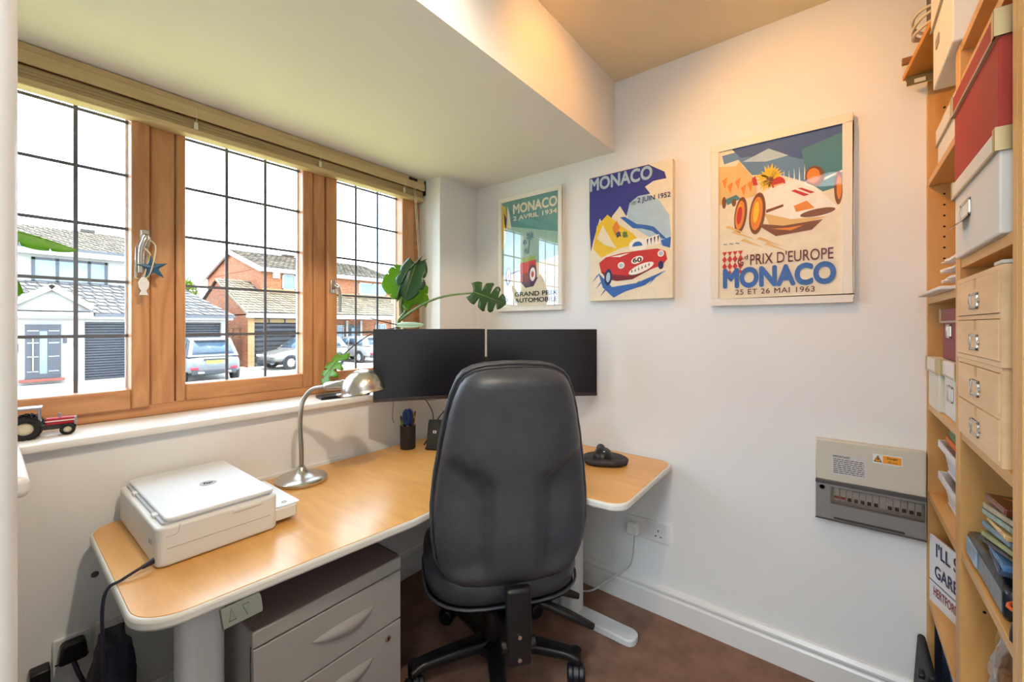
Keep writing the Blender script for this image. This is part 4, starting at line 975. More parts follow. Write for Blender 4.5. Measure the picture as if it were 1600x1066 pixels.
def stem(plant, pts, r0, r1, m=None):
    p = bez(pts, 24); MB().tube(p, [r0 + (r1 - r0) * i / (len(p) - 1) for i in range(len(p))], 8).build('stem', m or stemm, plant, smooth=60)
def potm(plant, x, y, z, r=.06, h=.11):
    MB().lathe([(.0001, 0), (r * .75, 0), (r, h), (r * 1.04, h), (r * 1.04, h - .012), (r * .94, h - .012), (r * .9, h - .03), (.0001, h - .03)], (x, y, z), 28, caps=False).build('pot', M('pot_terracotta', (150, 86, 58), .8, var=.1), plant)
    MB().lathe([(.0001, h - .026), (r * .91, h - .028)], (x, y, z), 20, caps=False).build('soil', M('soil_dark', (44, 32, 26), .95, var=.3, vscale=80), plant)
CR = Vector((.785, .619, 0)); CF = Vector((-.619, .785, 0)); UP = Vector((0, 0, 1)); CAMP = Vector((0, 0, 1.26))
def at(u, v, t): return CAMP + CF * t + CR * ((u - 800) / 653 * t) + UP * ((509 - v) / 653 * t)   # point seen at a picture position, t metres deep
p1 = thing('monstera_plant', 'swiss cheese plant on the window sill behind the left screen', 'plant', (-1.80, 1.34, .945))
potm(p1, -1.795, 1.335, .945, .072, .13)
nd = at(622, 512, 2.14)
stem(p1, [(-1.795, 1.335, 1.04), (-1.79, 1.335, 1.15), nd], .010, .009); stem(p1, [nd, at(624, 500, 2.13), at(634, 486, 2.10), at(634, 478, 2.10)], .010, .006)
stem(p1, [at(629, 498, 2.13), at(628, 470, 2.10), at(641, 455, 2.08), at(646, 434, 2.05)], .007, .004)
stem(p1, [at(626, 500, 2.13), at(640, 489, 2.08), at(668, 472, 1.98), at(700, 462, 1.90), at(737, 458, 1.84)], .0085, .0035)
stem(p1, [at(622, 508, 2.13), at(600, 503, 2.08), at(578, 497, 2.05)], .003, .002, M('stem_dark', (50, 44, 36), .6, var=.1))
stem(p1, [at(621, 512, 2.12), at(585, 520, 2.0), at(556, 538, 1.92), at(535, 556, 1.86)], .003, .0025, M('stem_dark', (50, 44, 36), .6))
leafpart(p1, at(646, 438, 2.05), at(600, 446, 2.12), (0, 0, 1), leafl, .09, lobes=4, split=.2, gap_=.05, droop=.1)
leafpart(p1, at(650, 476, 2.10), at(636, 430, 2.20), CR, leafl, .085, lobes=4, split=.2, gap_=.05, droop=-.1)
leafpart(p1, at(657, 408, 2.04), at(606, 460, 1.98), (.5, .4, .8), leafd, .060, lobes=3, split=.35, gap_=.12, droop=.25)
leafpart(p1, at(650, 412, 2.0), at(632, 466, 1.94), CR, leafd, .075, lobes=3, split=.3, gap_=.1, droop=.2, fold=.3)
leafpart(p1, at(739, 456, 1.84), at(788, 474, 1.78), (.35, .2, .92), M('leaf_mid', (62, 96, 44), .35, var=.12, vscale=20, trans=.35), 
         .066, lobes=4, split=.6, gap_=.2, droop=.12)
leafpart(p1, at(533, 555, 1.86), at(499, 598, 1.78), (.75, .45, .5), leafl, .078, lobes=4, split=.7, gap_=.26, droop=.15)
leafpart(p1, at(620, 508, 2.12), at(662, 508, 1.98), UP, M('leaf_pale', (150, 172, 130), .4, var=.1), .016, lobes=2, split=.1, gap_=0, droop=.05, heart=0)
ps = MB(); ps.tube([(-1.80, 1.35, 1.04), at(624, 468, 2.15)], .004, 8); ps.build('support_cane', M('cane_tan', (176, 146, 104), .6, var=.1), p1)
p2 = thing('monstera_plant', 'leafy plant at the far left of the window, leaf tip seen past the white door', 'plant', (-1.80, -.10, .945))
potm(p2, -1.80, -.10, .945, .07, .13)
stem(p2, [(-1.80, -.10, 1.04), (-1.79, -.10, 1.25), (-1.78, -.06, 1.42), (-1.765, -.015, 1.515)], .008, .004)
stem(p2, [(-1.80, -.10, 1.04), (-1.78, -.11, 1.2), (-1.765, -.06, 1.36), (-1.76, -.02, 1.40)], .007, .004)
leafpart(p2, (-1.765, -.02, 1.518), at(122, 390, 1.20), (1, -.1, .16), leafl, .066, lobes=3, split=.2, gap_=.05, droop=.02)
leafpart(p2, (-1.76, -.03, 1.40), at(41, 455, 1.12), (.5, .1, .9), leafl, .06, lobes=4, split=.6, gap_=.2, droop=.1)
# ------------------------------------------------------------------ bookcase
BF, BBK = .2095, .492          # front and back of the bookcase (x)
bc = thing('bookcase', 'tall birch veneer bookcase against the right wall', 'bookcase', (.35, 1.39, 0))
for y0, y1, zt in ((1.820, 1.838, 2.02), (1.388, 1.411, 1.898), (1.364, 1.387, 1.898), (.974, .996, 1.898), (.950, .973, 1.898)):
    MB().box(BF, BBK, y0, y1, 0, zt).build('upright', pine, bc, bevel=.001)
def shelf(y0, y1, z0, z1, dx=0): return MB().box(BF + .002 + dx, BBK - .006, y0, y1, z0, z1).build('shelf', pineh, bc, bevel=.001)
U1 = (1.411, 1.820); U2 = (.996, 1.364)
for z in (1.693, 1.327, 1.000, .725, .398, .07): shelf(*U1, z, z + .02)
shelf(*U1, 1.878, 1.898, .03)
for z in (1.80, 1.389, 1.004, .735, .40, .07): shelf(*U2, z, z + .02)
shelf(*U2, 1.878, 1.898)
MB().box(BBK - .006, BBK, .96, 1.83, 0, 1.89).build('back_panel', pine, bc)
for y, zz in ((1.8195, [1.26 + (509 - v) / 653 * 1.277 for v in (303, 320, 337, 354, 370, 387, 404, 168, 183)]), (1.3635, [.66, .63])):
    for z in zz:
        x = BF + .037
        MB().cyl((x, y + .0004, z), (x, y - .0006, z), .003, n=10).build('peg_hole', gap, bc)

# boxes
wbox = M('box_white', (226, 224, 218), .6, var=.015, bump=.06, bscale=200)
redb = M('box_red', (172, 52, 40), .6, var=.04, bump=.06, bscale=200)
burg = M('box_burgundy', (128, 30, 44), .5, var=.05, bump=.06, bscale=200)
rim = M('box_rim', (176, 166, 140), .4, .3, var=.02)
def label_holder(parent, x, yc, zc, w_=.05, h_=.032, insert=None):
    f = MB()
    for (a, b, c, d_) in ((yc - w_ / 2, yc + w_ / 2, zc - h_ / 2, zc - h_ / 2 + .005), (yc - w_ / 2, yc + w_ / 2, zc + h_ / 2 - .005, zc + h_ / 2), (yc - w_ / 2, yc - w_ / 2 + .006, zc - h_ / 2, zc + h_ / 2), (yc + w_ / 2 - .006, yc + w_ / 2, zc - h_ / 2, zc + h_ / 2)): f.box(x - .003, x, a, b, c, d_)
    o = f.build('label_holder', steel, parent, bevel=.001)
    MB().box(x - .001, x, yc - w_ / 2 + .004, yc + w_ / 2 - .004, zc - h_ / 2 + .004, zc + h_ / 2 - .004).build('label_card', insert or white, parent)
def storage_box(name, label, x0, x1, y0, y1, z0, z1, m, lidh=.045, corners=True, holder=None, lidm=None, cat='box', group=None, flap=0):
    t = thing(name, label, cat, ((x0 + x1) / 2, (y0 + y1) / 2, z0), group=group)
    MB().box(x0 + .004, x1, y0 + .004, y1 - .004, z0, z1 - .004).build('box_body', m, t, bevel=.003)
    MB().box(x0, x1, y0, y1, z1 - lidh, z1).build('lid', lidm or m, t, bevel=.003)
    MB().box(x0 - .0012, x1, y0 - .0012, y1 + .0012, z1 - lidh - .001, z1 - lidh + .004).build('lid_rim', rim, t)
    if corners:
        for y, s2 in ((y0, -1), (y1, 1)):
            c = MB(); yy = (y - .0014, y + .014) if s2 < 0 else (y - .014, y + .0014)
            c.box(x0 - .0022, x0 + .001, yy[0], yy[1], z1 - lidh - .001, z1 + .0014)
            c.box(x0 - .0022, x0 + .02, (y - .0022) if s2 < 0 else y - .001, (y + .001) if s2 < 0 else y + .0022, z1 - lidh - .001, z1 + .0014)
            c.build('metal_corner', M('corner_brass', (196, 180, 138), .35, .8, var=.03), t)
    if holder: label_holder(t, x0 + .0035, *holder)
    return t
t = storage_box('storage_box', 'large red lidded box resting on the white box in the bookcase', .196, .47, 1.018, 1.362, 1.582, 1.772, redb, .042)
t = storage_box('storage_box', 'large white lidded box with a metal label holder under the red box', .197, .47, 1.018, 1.362, 1.4095, 1.580, wbox, .036, holder=(1.25, 1.498, .075, .034))
pt = MB(); pt.poly([(.2005, 1.215, 1.482), (.2005, 1.285, 1.482), (.178, 1.275, 1.462), (.178, 1.225, 1.462)]); pt.build('pull_tab', steel, t, solid=.0015)
storage_box('storage_box', 'white lidded carton standing high at the top of the bookcase by the wall', .192, .44, 1.350, 1.61, 1.8995, 2.16, wbox, .10, corners=False)
hs = MB(); hs.prism(rrect(1.51, 1.56, 1.985, 2.012, .008), .1945, .196, f=lambda a, b, c: (c, a, b)); 
tag(hs.build('carton_handle', M('slot_shadow', (150, 142, 124), .6, var=0)), 'oval hand slot insert on the topmost white carton', 'handle')
storage_box('storage_box', 'white low lidded box on the upper shelf beside the wall', .222, .45, 1.45, 1.775, 1.7135, 1.845, wbox, .05, corners=False)
storage_box('storage_box', 'burgundy lidded box with brass corners and label', .222, .45, 1.44, 1.70, 1.168, 1.305, burg, .036, holder=(1.60, 1.245, .055, .036))
for (y0, y1, lab) in ((1.625, 1.80, 'cream box file under the burgundy box, next to the wall'), (1.44, 1.62, 'white box file with a grey label holder under the burgundy box')):
    t = storage_box('box_file', lab, .205 if y0 > 1.6 else .215, .45, y0, y1, 1.0205, 1.166, wbox if y0 < 1.6 else M('box_cream', (222, 218, 200), .6, var=.02), .040, holder=((y0 + y1) / 2, 1.085, .06, .04) if y0 < 1.6 else None, cat='box', group='pair of box files')
# plywood drawer chests
for (z0, z1, lab) in ((1.191, 1.361, 'upper plywood mini chest with two drawers and metal label pulls'), (1.0245, 1.190, 'lower plywood mini chest with two drawers, under its twin')):
    x0 = .203 if z0 > 1.1 else .205
    ct = thing('drawer_chest', lab, 'drawers', (.34, 1.195, z0), group='pair of plywood mini chests')
    y0, y1 = (1.030, 1.362) if z0 > 1.1 else (1.038, 1.362)
    k = MB(); k.box(x0 + .002, .47, y0, y0 + .009, z0, z1); k.box(x0 + .002, .47, y1 - .009, y1, z0, z1); k.box(x0 + .002, .47, y0 + .009, y1 - .009, z0, z0 + .009); k.box(x0 + .002, .47, y0 + .009, y1 - .009, z1 - .009, z1); k.box(x0 + .002, .47, y0 + .009, y1 - .009, (z0 + z1) / 2 - .004, (z0 + z1) / 2 + .004); k.box(.46, .47, y0 + .0095, y1 - .0095, z0 + .0095, z1 - .0095)
    k.build('carcass', plym, ct)
    for (a, b) in ((z0 + .0105, (z0 + z1) / 2 - .0055), ((z0 + z1) / 2 + .0055, z1 - .0105)):
        ym = (y0 + y1) / 2; dm = MB(); dm.box(x0, x0 + .010, y0 + .0105, y1 - .0105, a, b - .020); dm.box(x0, x0 + .010, y0 + .0105, ym - .010, b - .020, b); dm.box(x0, x0 + .010, ym + .010, y1 - .0105, b - .020, b)
        do = dm.build('drawer', plym, ct)
        MB().box(x0 + .006, x0 + .009, ym - .012, ym + .012, b - .021, b).build('finger_slot', M('slot_brown', (110, 72, 44), .8, var=0), do)
        zc = (a + b) / 2 - .008; label_holder(do, x0, ym, zc, .056, .030, plym if a < 1.03 or True else white)
        s2 = MB(); 
        for yy in (ym - .034, ym + .034): s2.cyl((x0 - .0028, yy, zc), (x0, yy, zc), .005, n=12)
        s2.build('rivet', steel, do)
# blue packet squeezed beside the chest
bpk = thing('plastic_packet', 'blue and clear plastic packet hanging beside the upper mini chest', 'packet', (.24, 1.012, 1.27))
MB().box(.225, .30, 1.004, 1.022, 1.275, 1.335).build('blue_part', M('packet_blue', (40, 120, 180), .25, var=.1), bpk, bevel=.004)
MB().box(.222, .30, 1.002, 1.024, 1.335, 1.386).build('clear_part', M('packet_clear', (206, 206, 200), .15, var=.05, alpha=.55), bpk, bevel=.004)
MB().box(.205, .30, 1.03, 1.075, 1.362, 1.368).build('flap', M('packet_flap', (214, 210, 200), .3, var=.05), bpk, bevel=.001)
# top of the bookcase
wb = thing('tilted_board', 'small wooden board tilted on top of the bookcase, with a label underneath', 'board', (.25, 1.70, 2.02))
A, B = Vector((.150, 1.785, 2.024)), Vector((.190, 1.62, 2.083)); ux = Vector((1, .06, .10)).normalized() * .24; th = Vector((-.1, -.33, .94)) * .014
q = [A, B, B + ux, A + ux]; mbx = MB(); mbx.add(q + [p + th for p in q], [(0, 3, 2, 1), (4, 5, 6, 7), (0, 1, 5, 4), (1, 2, 6, 5), (2, 3, 7, 6), (3, 0, 4, 7)])
mbx.build('board', wood('board_orange', (196, 128, 52), (214, 146, 66), (22, 3, 22), .45), wb, bevel=.001)
MB().box(.158, .36, 1.772, 1.788, 2.0205, 2.028).build('cleat', M('cleat_olive', (104, 88, 52), .6, var=.05), wb)
MB().box(.158, .30, 1.7700, 1.7722, 2.0, 2.0205).build('hanging_lip', M('cleat_olive', (104, 88, 52), .6), wb)
MB().box(.175, .200, 1.7690, 1.7702, 2.004, 2.016).build('label', cream, wb)
MB().box(.150, .176, 1.80, 1.815, 2.085, 2.105).build('peg', M('peg_brown', (150, 96, 48), .5, var=.05), wb, bevel=.002)
cc = MB()
for k in range(3):
    cc.tube([(.215 + .05 * math.cos(R(a_)) , 1.70 + .05 * math.sin(R(a_)) + .004 * k, 2.125 + .012 * k + .018 * math.cos(R(a_) + k)) for a_ in range(0, 360, 15)], .004, 8, closed=True)
tag(cc.build('cable_coil', M('coil_cream', (214, 200, 168), .5, var=.02)), 'coiled cream cable on the tilted board on the bookcase', 'cable')
pf = MB(); pf.box(.205, .222, 1.64, 1.80, 2.155, 2.30); 
tag(pf.build('dark_frame', wood('frame_dark', (70, 46, 26), (92, 62, 36), (22, 3, 22), .5), bevel=.003), 'dark brown frame standing at the very top behind the white carton', 'frame')
# papers
pp_ = thing('paper_tray', 'thin white board lying under the crumpled papers on the shelf', 'tray', (.33, 1.61, 1.3475))
MB().prism(rrect(.185, .45, 1.43, 1.80, .01), 1.3475, 1.356).build('board', wbox, pp_, bevel=.002)
random.seed(11)
for k in range(4):
    g = MB(); rows = []; z = 1.357 + k * .027
    for i in range(11):
        row = []
        for j in range(11):
            e = 1 - max(abs(i - 5), abs(j - 5)) / 5
            row.append((.215 + .018 * random.random() + .2 * i / 10, 1.44 + .02 * k + (.31 - .03 * k) * j / 10, z + .018 * (e ** .5) + .007 * random.random()))
        rows.append(row)
    low = [[(p[0], p[1], z - .0) for p in r_] for r_ in rows]
    g.grid(rows); g.grid(low); 
    g.grid([rows[0], low[0]]); g.grid([rows[-1], low[-1]]); g.grid([[r_[0] for r_ in rows], [r_[0] for r_ in low]]); g.grid([[r_[-1] for r_ in rows], [r_[-1] for r_ in low]])
    tag(g.build('crumpled_paper', M('paper_white', (232, 232, 236), .7, var=.02), smooth=0), ['lowest sheet', 'second lowest sheet', 'second highest sheet', 'topmost sheet'][k] + ' of crumpled white paper in the pile above the burgundy box', 'paper', 'pile of crumpled white paper on the shelf')
# letter trays with folders
lt = M('tray_white', (228, 228, 236), .35, var=.01)
for k, z in enumerate((.7465, .838)):
    t = thing('letter_tray', ('lower' if k == 0 else 'upper') + ' white plastic letter tray below the box files', 'letter tray', (.34, 1.6, z), group='two stacked white letter trays')
    prof = [(.245, z), (.235, z + .058), (.222, z + .072), (.222, z + .090), (.238, z + .090)]
    g = MB(); n = len(prof); out = prof + [(.46, z + .09), (.46, z)]
    g.prism(out, 1.44, 1.446, f=lambda a, b, c: (a, c, b)); g.prism(out, 1.724, 1.73, f=lambda a, b, c: (a, c, b)); g.box(.24, .46, 1.446, 1.724, z, z + .005)
    g.build('tray_body', lt, t, bevel=.001)
    g = MB(); g.add([(x, 1.446, z_) for x, z_ in prof[:4]] + [(x, 1.724, z_) for x, z_ in prof[:4]], [(i, i + 1, 5 + i, 4 + i) for i in range(3)]); g.build('front_panel', lt, t, solid=.003, smooth=0)
for k, (col, z, nm) in enumerate((((216, 112, 40), .9295, 'orange'), ((88, 130, 92), .9465, 'green'))):
    g = MB(); g.prism(rrect(.232 + .004 * k, .455, 1.445, 1.70 - .03 * k, .004), z, z + .016 + .022 * k)
    tag(g.build('folder', M('folder_' + nm, col, .6, var=.05), bevel=.002), nm + ' folder lying on the stacked white letter trays', 'folder')
# sign
sg = thing('slogan_sign', 'white sign with navy and red lettering leaning in the bookcase', 'sign', (.224, 1.63, .4185))
SO, SU, SN = Vector((.212, 1.806, .4185)), Vector((.321, -.947, 0)), Vector((-.947, -.321, 0))
def fs(d_): return lambda a, b: SO + SU * a + Vector((0, 0, b)) + SN * d_
b_ = MB(); b_.prism([(0, 0), (.24, 0), (.24, .203), (0, .203)], 0, .006, f=lambda a, b, c: SO + SU * a + Vector((0, 0, b)) - SN * c); b_.build('board', M('sign_white', (236, 238, 242), .4, var=0), sg, bevel=.001)
s1 = MB(); lettering(s1, "I'LL S", .036, .134, .149, .189, fs(.0008), .02, n=SN); s1.build('slogan_line', M('sign_navy', (36, 44, 92), .5, var=0), sg)
s1 = MB(); lettering(s1, 'GARET', .030, .158, .086, .122, fs(.0008), .02, n=SN); s1.build('slogan_line', M('sign_navy', (36, 44, 92), .5, var=0), sg)
s1 = MB(); lettering(s1, 'HERTFORD', .024, .134, .028, .054, fs(.0008), .012, n=SN); s1.build('red_lettering', M('sign_red', (150, 40, 44), .5, var=0), sg)
s1 = MB(); s1.prism([(.002, .0655), (.236, .0655), (.236, .068), (.002, .068)], 0, .0008, f=lambda a, b, c: SO + SU * a + Vector((0, 0, b)) + SN * c); s1.build('rule', M('sign_navy', (36, 44, 92), .5), sg)
gd = MB(); gd.prism(rrect(1.70, 1.80, .4185, .650, .02), .30, .35, f=lambda a, b, c: (c, a, b))
tag(gd.build('grey_gadget', M('gadget_grey', (128, 138, 144), .4, var=.05), bevel=.008), 'grey rounded device behind the white slogan sign', 'gadget')
# lower binders
bi = thing('binder_case', 'dark navy open case with blue files on the low shelf', 'case', (.34, 1.62, .09))
MB().box(.222, .46, 1.785, 1.795, .0905, .385).build('side', M('case_navy', (28, 30, 48), .5, var=.05), bi); MB().box(.222, .46, 1.43, 1.785, .0905, .10).build('bottom', M('case_navy', (28, 30, 48), .5), bi); MB().box(.45, .46, 1.43, 1.785, .1, .385).build('back', M('case_navy', (28, 30, 48), .5), bi)
for k, (c_, h_) in enumerate((((30, 70, 110), .33), ((24, 40, 66), .345), ((44, 96, 140), .32), ((22, 26, 44), .35), ((34, 60, 96), .335))):
    b_ = MB(); y = 1.725 - k * .058; b_.box(.235, .445, y, y + .05, .1015, h_)
    tag(b_.build('ring_binder', M('binder_%d' % k, c_, .5, var=.1), bevel=.003), ['blue file next to the case side on the low shelf', 'dark navy second file from the wall on the low shelf', 'lighter blue middle file on the low shelf', 'almost black fourth file from the wall on the low shelf', 'slate blue fifth file from the wall on the low shelf'][k], 'binder', 'files in the navy case')
# discs and packets on the shelf of the near unit
FZ = .755
cases = [((38, 58, 92), 'dark blue disc case at the bottom of the leaning pile'), ((70, 112, 160), 'pale blue glossy case second from the bottom of the leaning pile'), ((26, 26, 30), 'thin black case in the middle of the leaning pile'), ((122, 128, 76), 'olive green case in the middle of the leaning pile'), ((96, 120, 132), 'grey blue case above the olive one in the leaning pile'), ((206, 172, 116), 'cream edged thin case in the leaning pile'), ((122, 144, 132), 'sea green case near the top of the leaning pile'), ((150, 140, 112), 'pale spined case with colourful cover under the topmost'), ((98, 46, 26), 'topmost dark red case with a flame cover')]
zz = FZ + .078
for k, (c_, lab) in enumerate(cases):
    thk = .0105 if k not in (2, 5) else .008
    t = thing('disc_case', lab, 'disc case', (.29, 1.12, zz), R(random.uniform(-7, 7)), group='leaning pile of disc cases')
    b_ = MB(); L2 = .068; b_.box(-.075, .075, -.098 + .02, .098 - .02, 0, thk)
    tilt = Matrix.Translation((0, -.01 * (k % 2), 0)) @ Matrix.Rotation(R(-7), 4, 'X')
    b_.xf(tilt); b_.build('case_body', M('disc_%d' % k, c_, .25, var=.35, vscale=25), t, local=True, bevel=.001)
    s_ = MB(); s_.box(-.0758, -.0745, -.07, .07, .002, thk - .002); s_.xf(tilt); s_.build('spine_print', M('spine_%d' % k, tuple(min(255, int(q * 1.1 + 16)) for q in c_), .3, var=.3, vscale=60), t, local=True)
    if k == 8:
        s_ = MB(); s_.poly([(-.06, .05, thk + .0004), (-.03, .02, thk + .0004), (0, .03, thk + .0004), (-.02, .0, thk + .0004), (.03, -.04, thk + .0004), (-.04, -.01, thk + .0004)]); s_.xf(tilt); s_.build('flame_print', M('flame_orange', (226, 120, 40), .3, var=.2), t, local=True)
    zz += thk + .003
bb = thing('black_packet', 'large dark glossy packet with a white emblem under the leaning pile', 'packet', (.30, 1.19, FZ))
b_ = MB(); b_.box(.216, .40, 1.075, 1.345, FZ + .0005, FZ + .058); b_.build('packet_body', M('packet_black', (30, 38, 46), .18, var=.5, vscale=14, bump=.25, bscale=24), bb, bevel=.010)
b_ = MB()
for k in range(3): b_.box(.250 + .014 * k, .257 + .014 * k, 1.10, 1.15, FZ + .0580, FZ + .0590)
b_.box(.250, .287, 1.143, 1.15, FZ + .0580, FZ + .0590); b_.build('emblem', white, bb)
b_ = MB(); b_.box(.2135, .2165, 1.25, 1.33, FZ + .012, FZ + .046); b_.build('packet_label', M('packet_sticker', (150, 170, 186), .3, var=.3, vscale=60), bb)
cbx = MB(); cbx.box(.31, .47, 1.005, 1.07, FZ + .0005, FZ + .10)
tag(cbx.build('cardboard_box', M('cardboard', (168, 118, 74), .8, var=.05), bevel=.002), 'small brown cardboard box behind the dark packet', 'box')
for k in range(3):
    g = MB(); rows = []
    for i in range(7): rows.append([(.228 + .02 * random.random() + .05 * i / 6, 1.045 + .03 * j / 5 - .012 * k + .006 * random.random(), FZ + .075 + .03 * k + .018 * random.random() + .02 * math.sin(i)) for j in range(6)])
    g.grid(rows); tag(g.build('cellophane_wrap', M('cellophane', (196, 186, 158), .12, var=.2, alpha=.8), solid=.001, smooth=0), ['torn cellophane scrap lowest in front of the disc cases', 'torn cellophane scrap midway in front of the disc cases', 'torn cellophane scrap highest in front of the disc cases'][k], 'wrapper', 'cellophane scraps')
shn = thing('beanie_hat', 'navy rounded hat with an orange rim at the near end of the shelf', 'hat', (.25, 1.018, FZ))
rows = []
for i in range(9):
    th = R(90 * i / 8); rows.append([(.243 + .032 * math.cos(th) * math.cos(R(a_)), 1.020 + .022 * math.cos(th) * math.sin(R(a_)), FZ + .001 + .062 * math.sin(th)) for a_ in range(0, 360, 15)])
g = MB(); g.grid(rows, wrap=True); g.build('crown', M('cap_navy', (36, 32, 52), .6, var=.1), shn, smooth=70)
g = MB(); g.tube([(.243 + .033 * math.cos(R(a_)), 1.020 + .023 * math.cos(R(a_)) * 0 + .022 * math.sin(R(a_)) , FZ + .058 + .004 * math.cos(R(a_))) for a_ in range(0, 360, 20)], .003, 6, closed=True); g.build('rim', M('cap_orange', (224, 96, 40), .5, var=0), shn)
pb = thing('plastic_bag', 'clear plastic bag standing on the low shelf of the near bookcase unit', 'bag', (.27, 1.16, .42))
rows = []
random.seed(5)
for i in range(12):
    t_ = i / 11; rr = .085 * (1 - .5 * t_ ** 3)
    rows.append([(.285 + .6 * rr * math.cos(R(a_)) * (1 + .14 * math.sin(a_ * .14 + i * .8)), 1.255 + 1.1 * rr * math.sin(R(a_)) * .8 * (1 + .1 * math.cos(a_ * .2 + i)), .4205 + .25 * t_ + .01 * math.sin(a_ * .1)) for a_ in range(0, 360, 12)])
g = MB(); g.grid(rows, wrap=True); g.build('bag_film', glass('clear_film', refl=.25, rough=.1, tcol=(.86, .84, .80)), pb, smooth=60)
g = MB(); g.box(.25, .32, 1.21, 1.30, .4205, .56); g.build('contents', M('bag_contents', (190, 150, 110), .5, var=.3, vscale=40), pb, bevel=.01)
# black bag leaning at the wall beside the bookcase
lb_ = thing('laptop_bag', 'slim black bag leaning on the wall beside the bookcase', 'bag', (.19, 1.72, 0))
g = MB(); g.prism(fillet([(.168, 0, .0), (.200, 0, .0), (.204, .30, .008), (.186, .305, .008)], 3), 1.60, 1.81, f=lambda a_, b_, c_: (a_, c_, b_)); g.build('bag_body', M('bag_black', (30, 32, 34), .6, var=.1), lb_, bevel=.006)
g = MB(); g.tube(bez([(.180, 1.66, .215), (.150, 1.66, .205), (.120, 1.66, .17), (.116, 1.66, .12), (.135, 1.66, .08), (.168, 1.66, .07)], 24), .007, 8); g.build('handle', M('bag_strap', (36, 34, 50), .5, var=.1), lb_)
g = MB(); g.box(.170, .185, 1.64, 1.67, .262, .275); g.build('buckle', black, lb_, bevel=.003)
# ------------------------------------------------------------------ outside
GZ = -.87
conc = M('driveway_concrete', (160, 154, 144), .9, var=.1, vscale=1.2)
gr = MB(); gr.box(-60, -2.3, -14, 40, GZ - .3, GZ)
struct('ground', gr, conc, label='pale concrete driveways across the street')
struct('road', MB().box(-15.5, -8.5, -14, 40, GZ, GZ + .015), M('asphalt', (90, 88, 87), .9, var=.15, vscale=3), label='grey street between the houses')
struct('lawn', MB().box(-8.2, -2.35, -14, 40, GZ, GZ + .03), M('dry_lawn', (158, 156, 92), .95, var=.15, vscale=6, bump=.4, bscale=90), label='sunlit front lawn below the window')
render = M('white_render', (160, 157, 150), .9, var=.02)
fasc = M('white_fascia', (168, 166, 161), .5, var=.01)
anth = M('anthracite', (52, 56, 63), .5, var=.04)
brick = brickmat('red_brick', (110, 47, 20), (166, 86, 40), (142, 116, 88))
brickl = brickmat('pale_brick', (160, 111, 64), (170, 128, 76), (146, 128, 102))
undm = M('roof_underside', (64, 59, 54), .9, var=.05)
wgl = M('far_window_glass', (112, 130, 134), .08, var=.25, vscale=1.3)
edgem = M('roof_tile_edge_shade', (54, 49, 42), .95, var=.2)  # shade under each tile course, painted as a dark edge colour
def tones(name, rgb): return [M(name + '_%d' % k, tuple(int(c * q) for c in rgb), .9, var=.12, vscale=3) for k, q in enumerate((1.06, .94, .84))]
tilet, tileg = tones('roof_tile_tan', (110, 98, 77)), tones('roof_tile_grey', (96, 94, 93))
def tiled(parent, P00, P10, P01, P11, m, tw=.30, tl=.33, name='roof_tiles'):
    """courses of overlapping tiles over the quad eave P00-P10, ridge P01-P11"""
    a, b, c, d_ = map(Vector, (P00, P10, P01, P11)); nrm = (b - a).cross(c - a).normalized()
    if nrm.z < 0: nrm = -nrm
    nl = max(2, int((c - a).length / tl)); mb = MB()
    for i in range(nl):
        t0, t1 = i / nl, min(1, (i + 1.12) / nl); e0 = a.lerp(c, t0); e1 = b.lerp(d_, t0); f0 = a.lerp(c, t1); f1 = b.lerp(d_, t1)
        n = max(2, int((e1 - e0).length / tw)); off = .5 * (i % 2) / n
        for j in range(n):
            s0, s1 = max(0, (j + .05) / n - off), (j + .95) / n - off; lift = random.uniform(.0, .015)
            p = [e0.lerp(e1, s0) + nrm * (.05 + lift), e0.lerp(e1, s1) + nrm * (.032 + lift), f0.lerp(f1, s1) + nrm * .010, f0.lerp(f1, s0) + nrm * .02]
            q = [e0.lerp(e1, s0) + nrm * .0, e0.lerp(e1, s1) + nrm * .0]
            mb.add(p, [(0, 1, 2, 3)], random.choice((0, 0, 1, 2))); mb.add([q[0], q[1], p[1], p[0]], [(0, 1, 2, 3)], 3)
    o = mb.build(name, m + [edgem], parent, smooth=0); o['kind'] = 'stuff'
    u = MB(); dn = nrm * -.03; pts = [a, b, d_, c]; u.add([p + dn for p in pts] + [p + nrm * .003 for p in pts], [(0, 3, 2, 1), (4, 5, 6, 7), (0, 1, 5, 4), (1, 2, 6, 5), (2, 3, 7, 6), (3, 0, 4, 7)])
    u.build('roof_deck', undm, parent, smooth=0)
    return o
def window(parent, x, y0, y1, z0, z1, fm, cuts, fw_=.07):
    f = MB(); f.box(x, x + .05, y0, y1, z0, z0 + fw_); f.box(x, x + .05, y0, y1, z1 - fw_, z1)
    for yc in [y0 + fw_ / 2] + [y0 + (y1 - y0) * k for k in cuts] + [y1 - fw_ / 2]: f.box(x, x + .05, yc - fw_ / 2, yc + fw_ / 2, z0, z1)
    w_ = f.build('window', fm, parent)
    ys = [y0] + [y0 + (y1 - y0) * k for k in cuts] + [y1]
    for a_, b_ in zip(ys, ys[1:]): MB().box(x + .005, x + .02, a_, b_, z0, z1).build('pane', wgl, w_)
    return w_
def garage(parent, x, y0, y1, z0, z1, m, rows=22, label=None):
    g = MB(); h = (z1 - z0) / rows
    for k in range(rows):
        z = z0 + k * h; g.add([(x, y0, z), (x, y1, z), (x + .05, y1, z + h * .35), (x + .05, y0, z + h * .35), (x + .05, y1, z + h * .8), (x + .05, y0, z + h * .8), (x, y1, z + h), (x, y0, z + h)], [(0, 1, 2, 3), (3, 2, 4, 5), (5, 4, 6, 7)])
    return g.build('garage_door', m, parent, smooth=0)
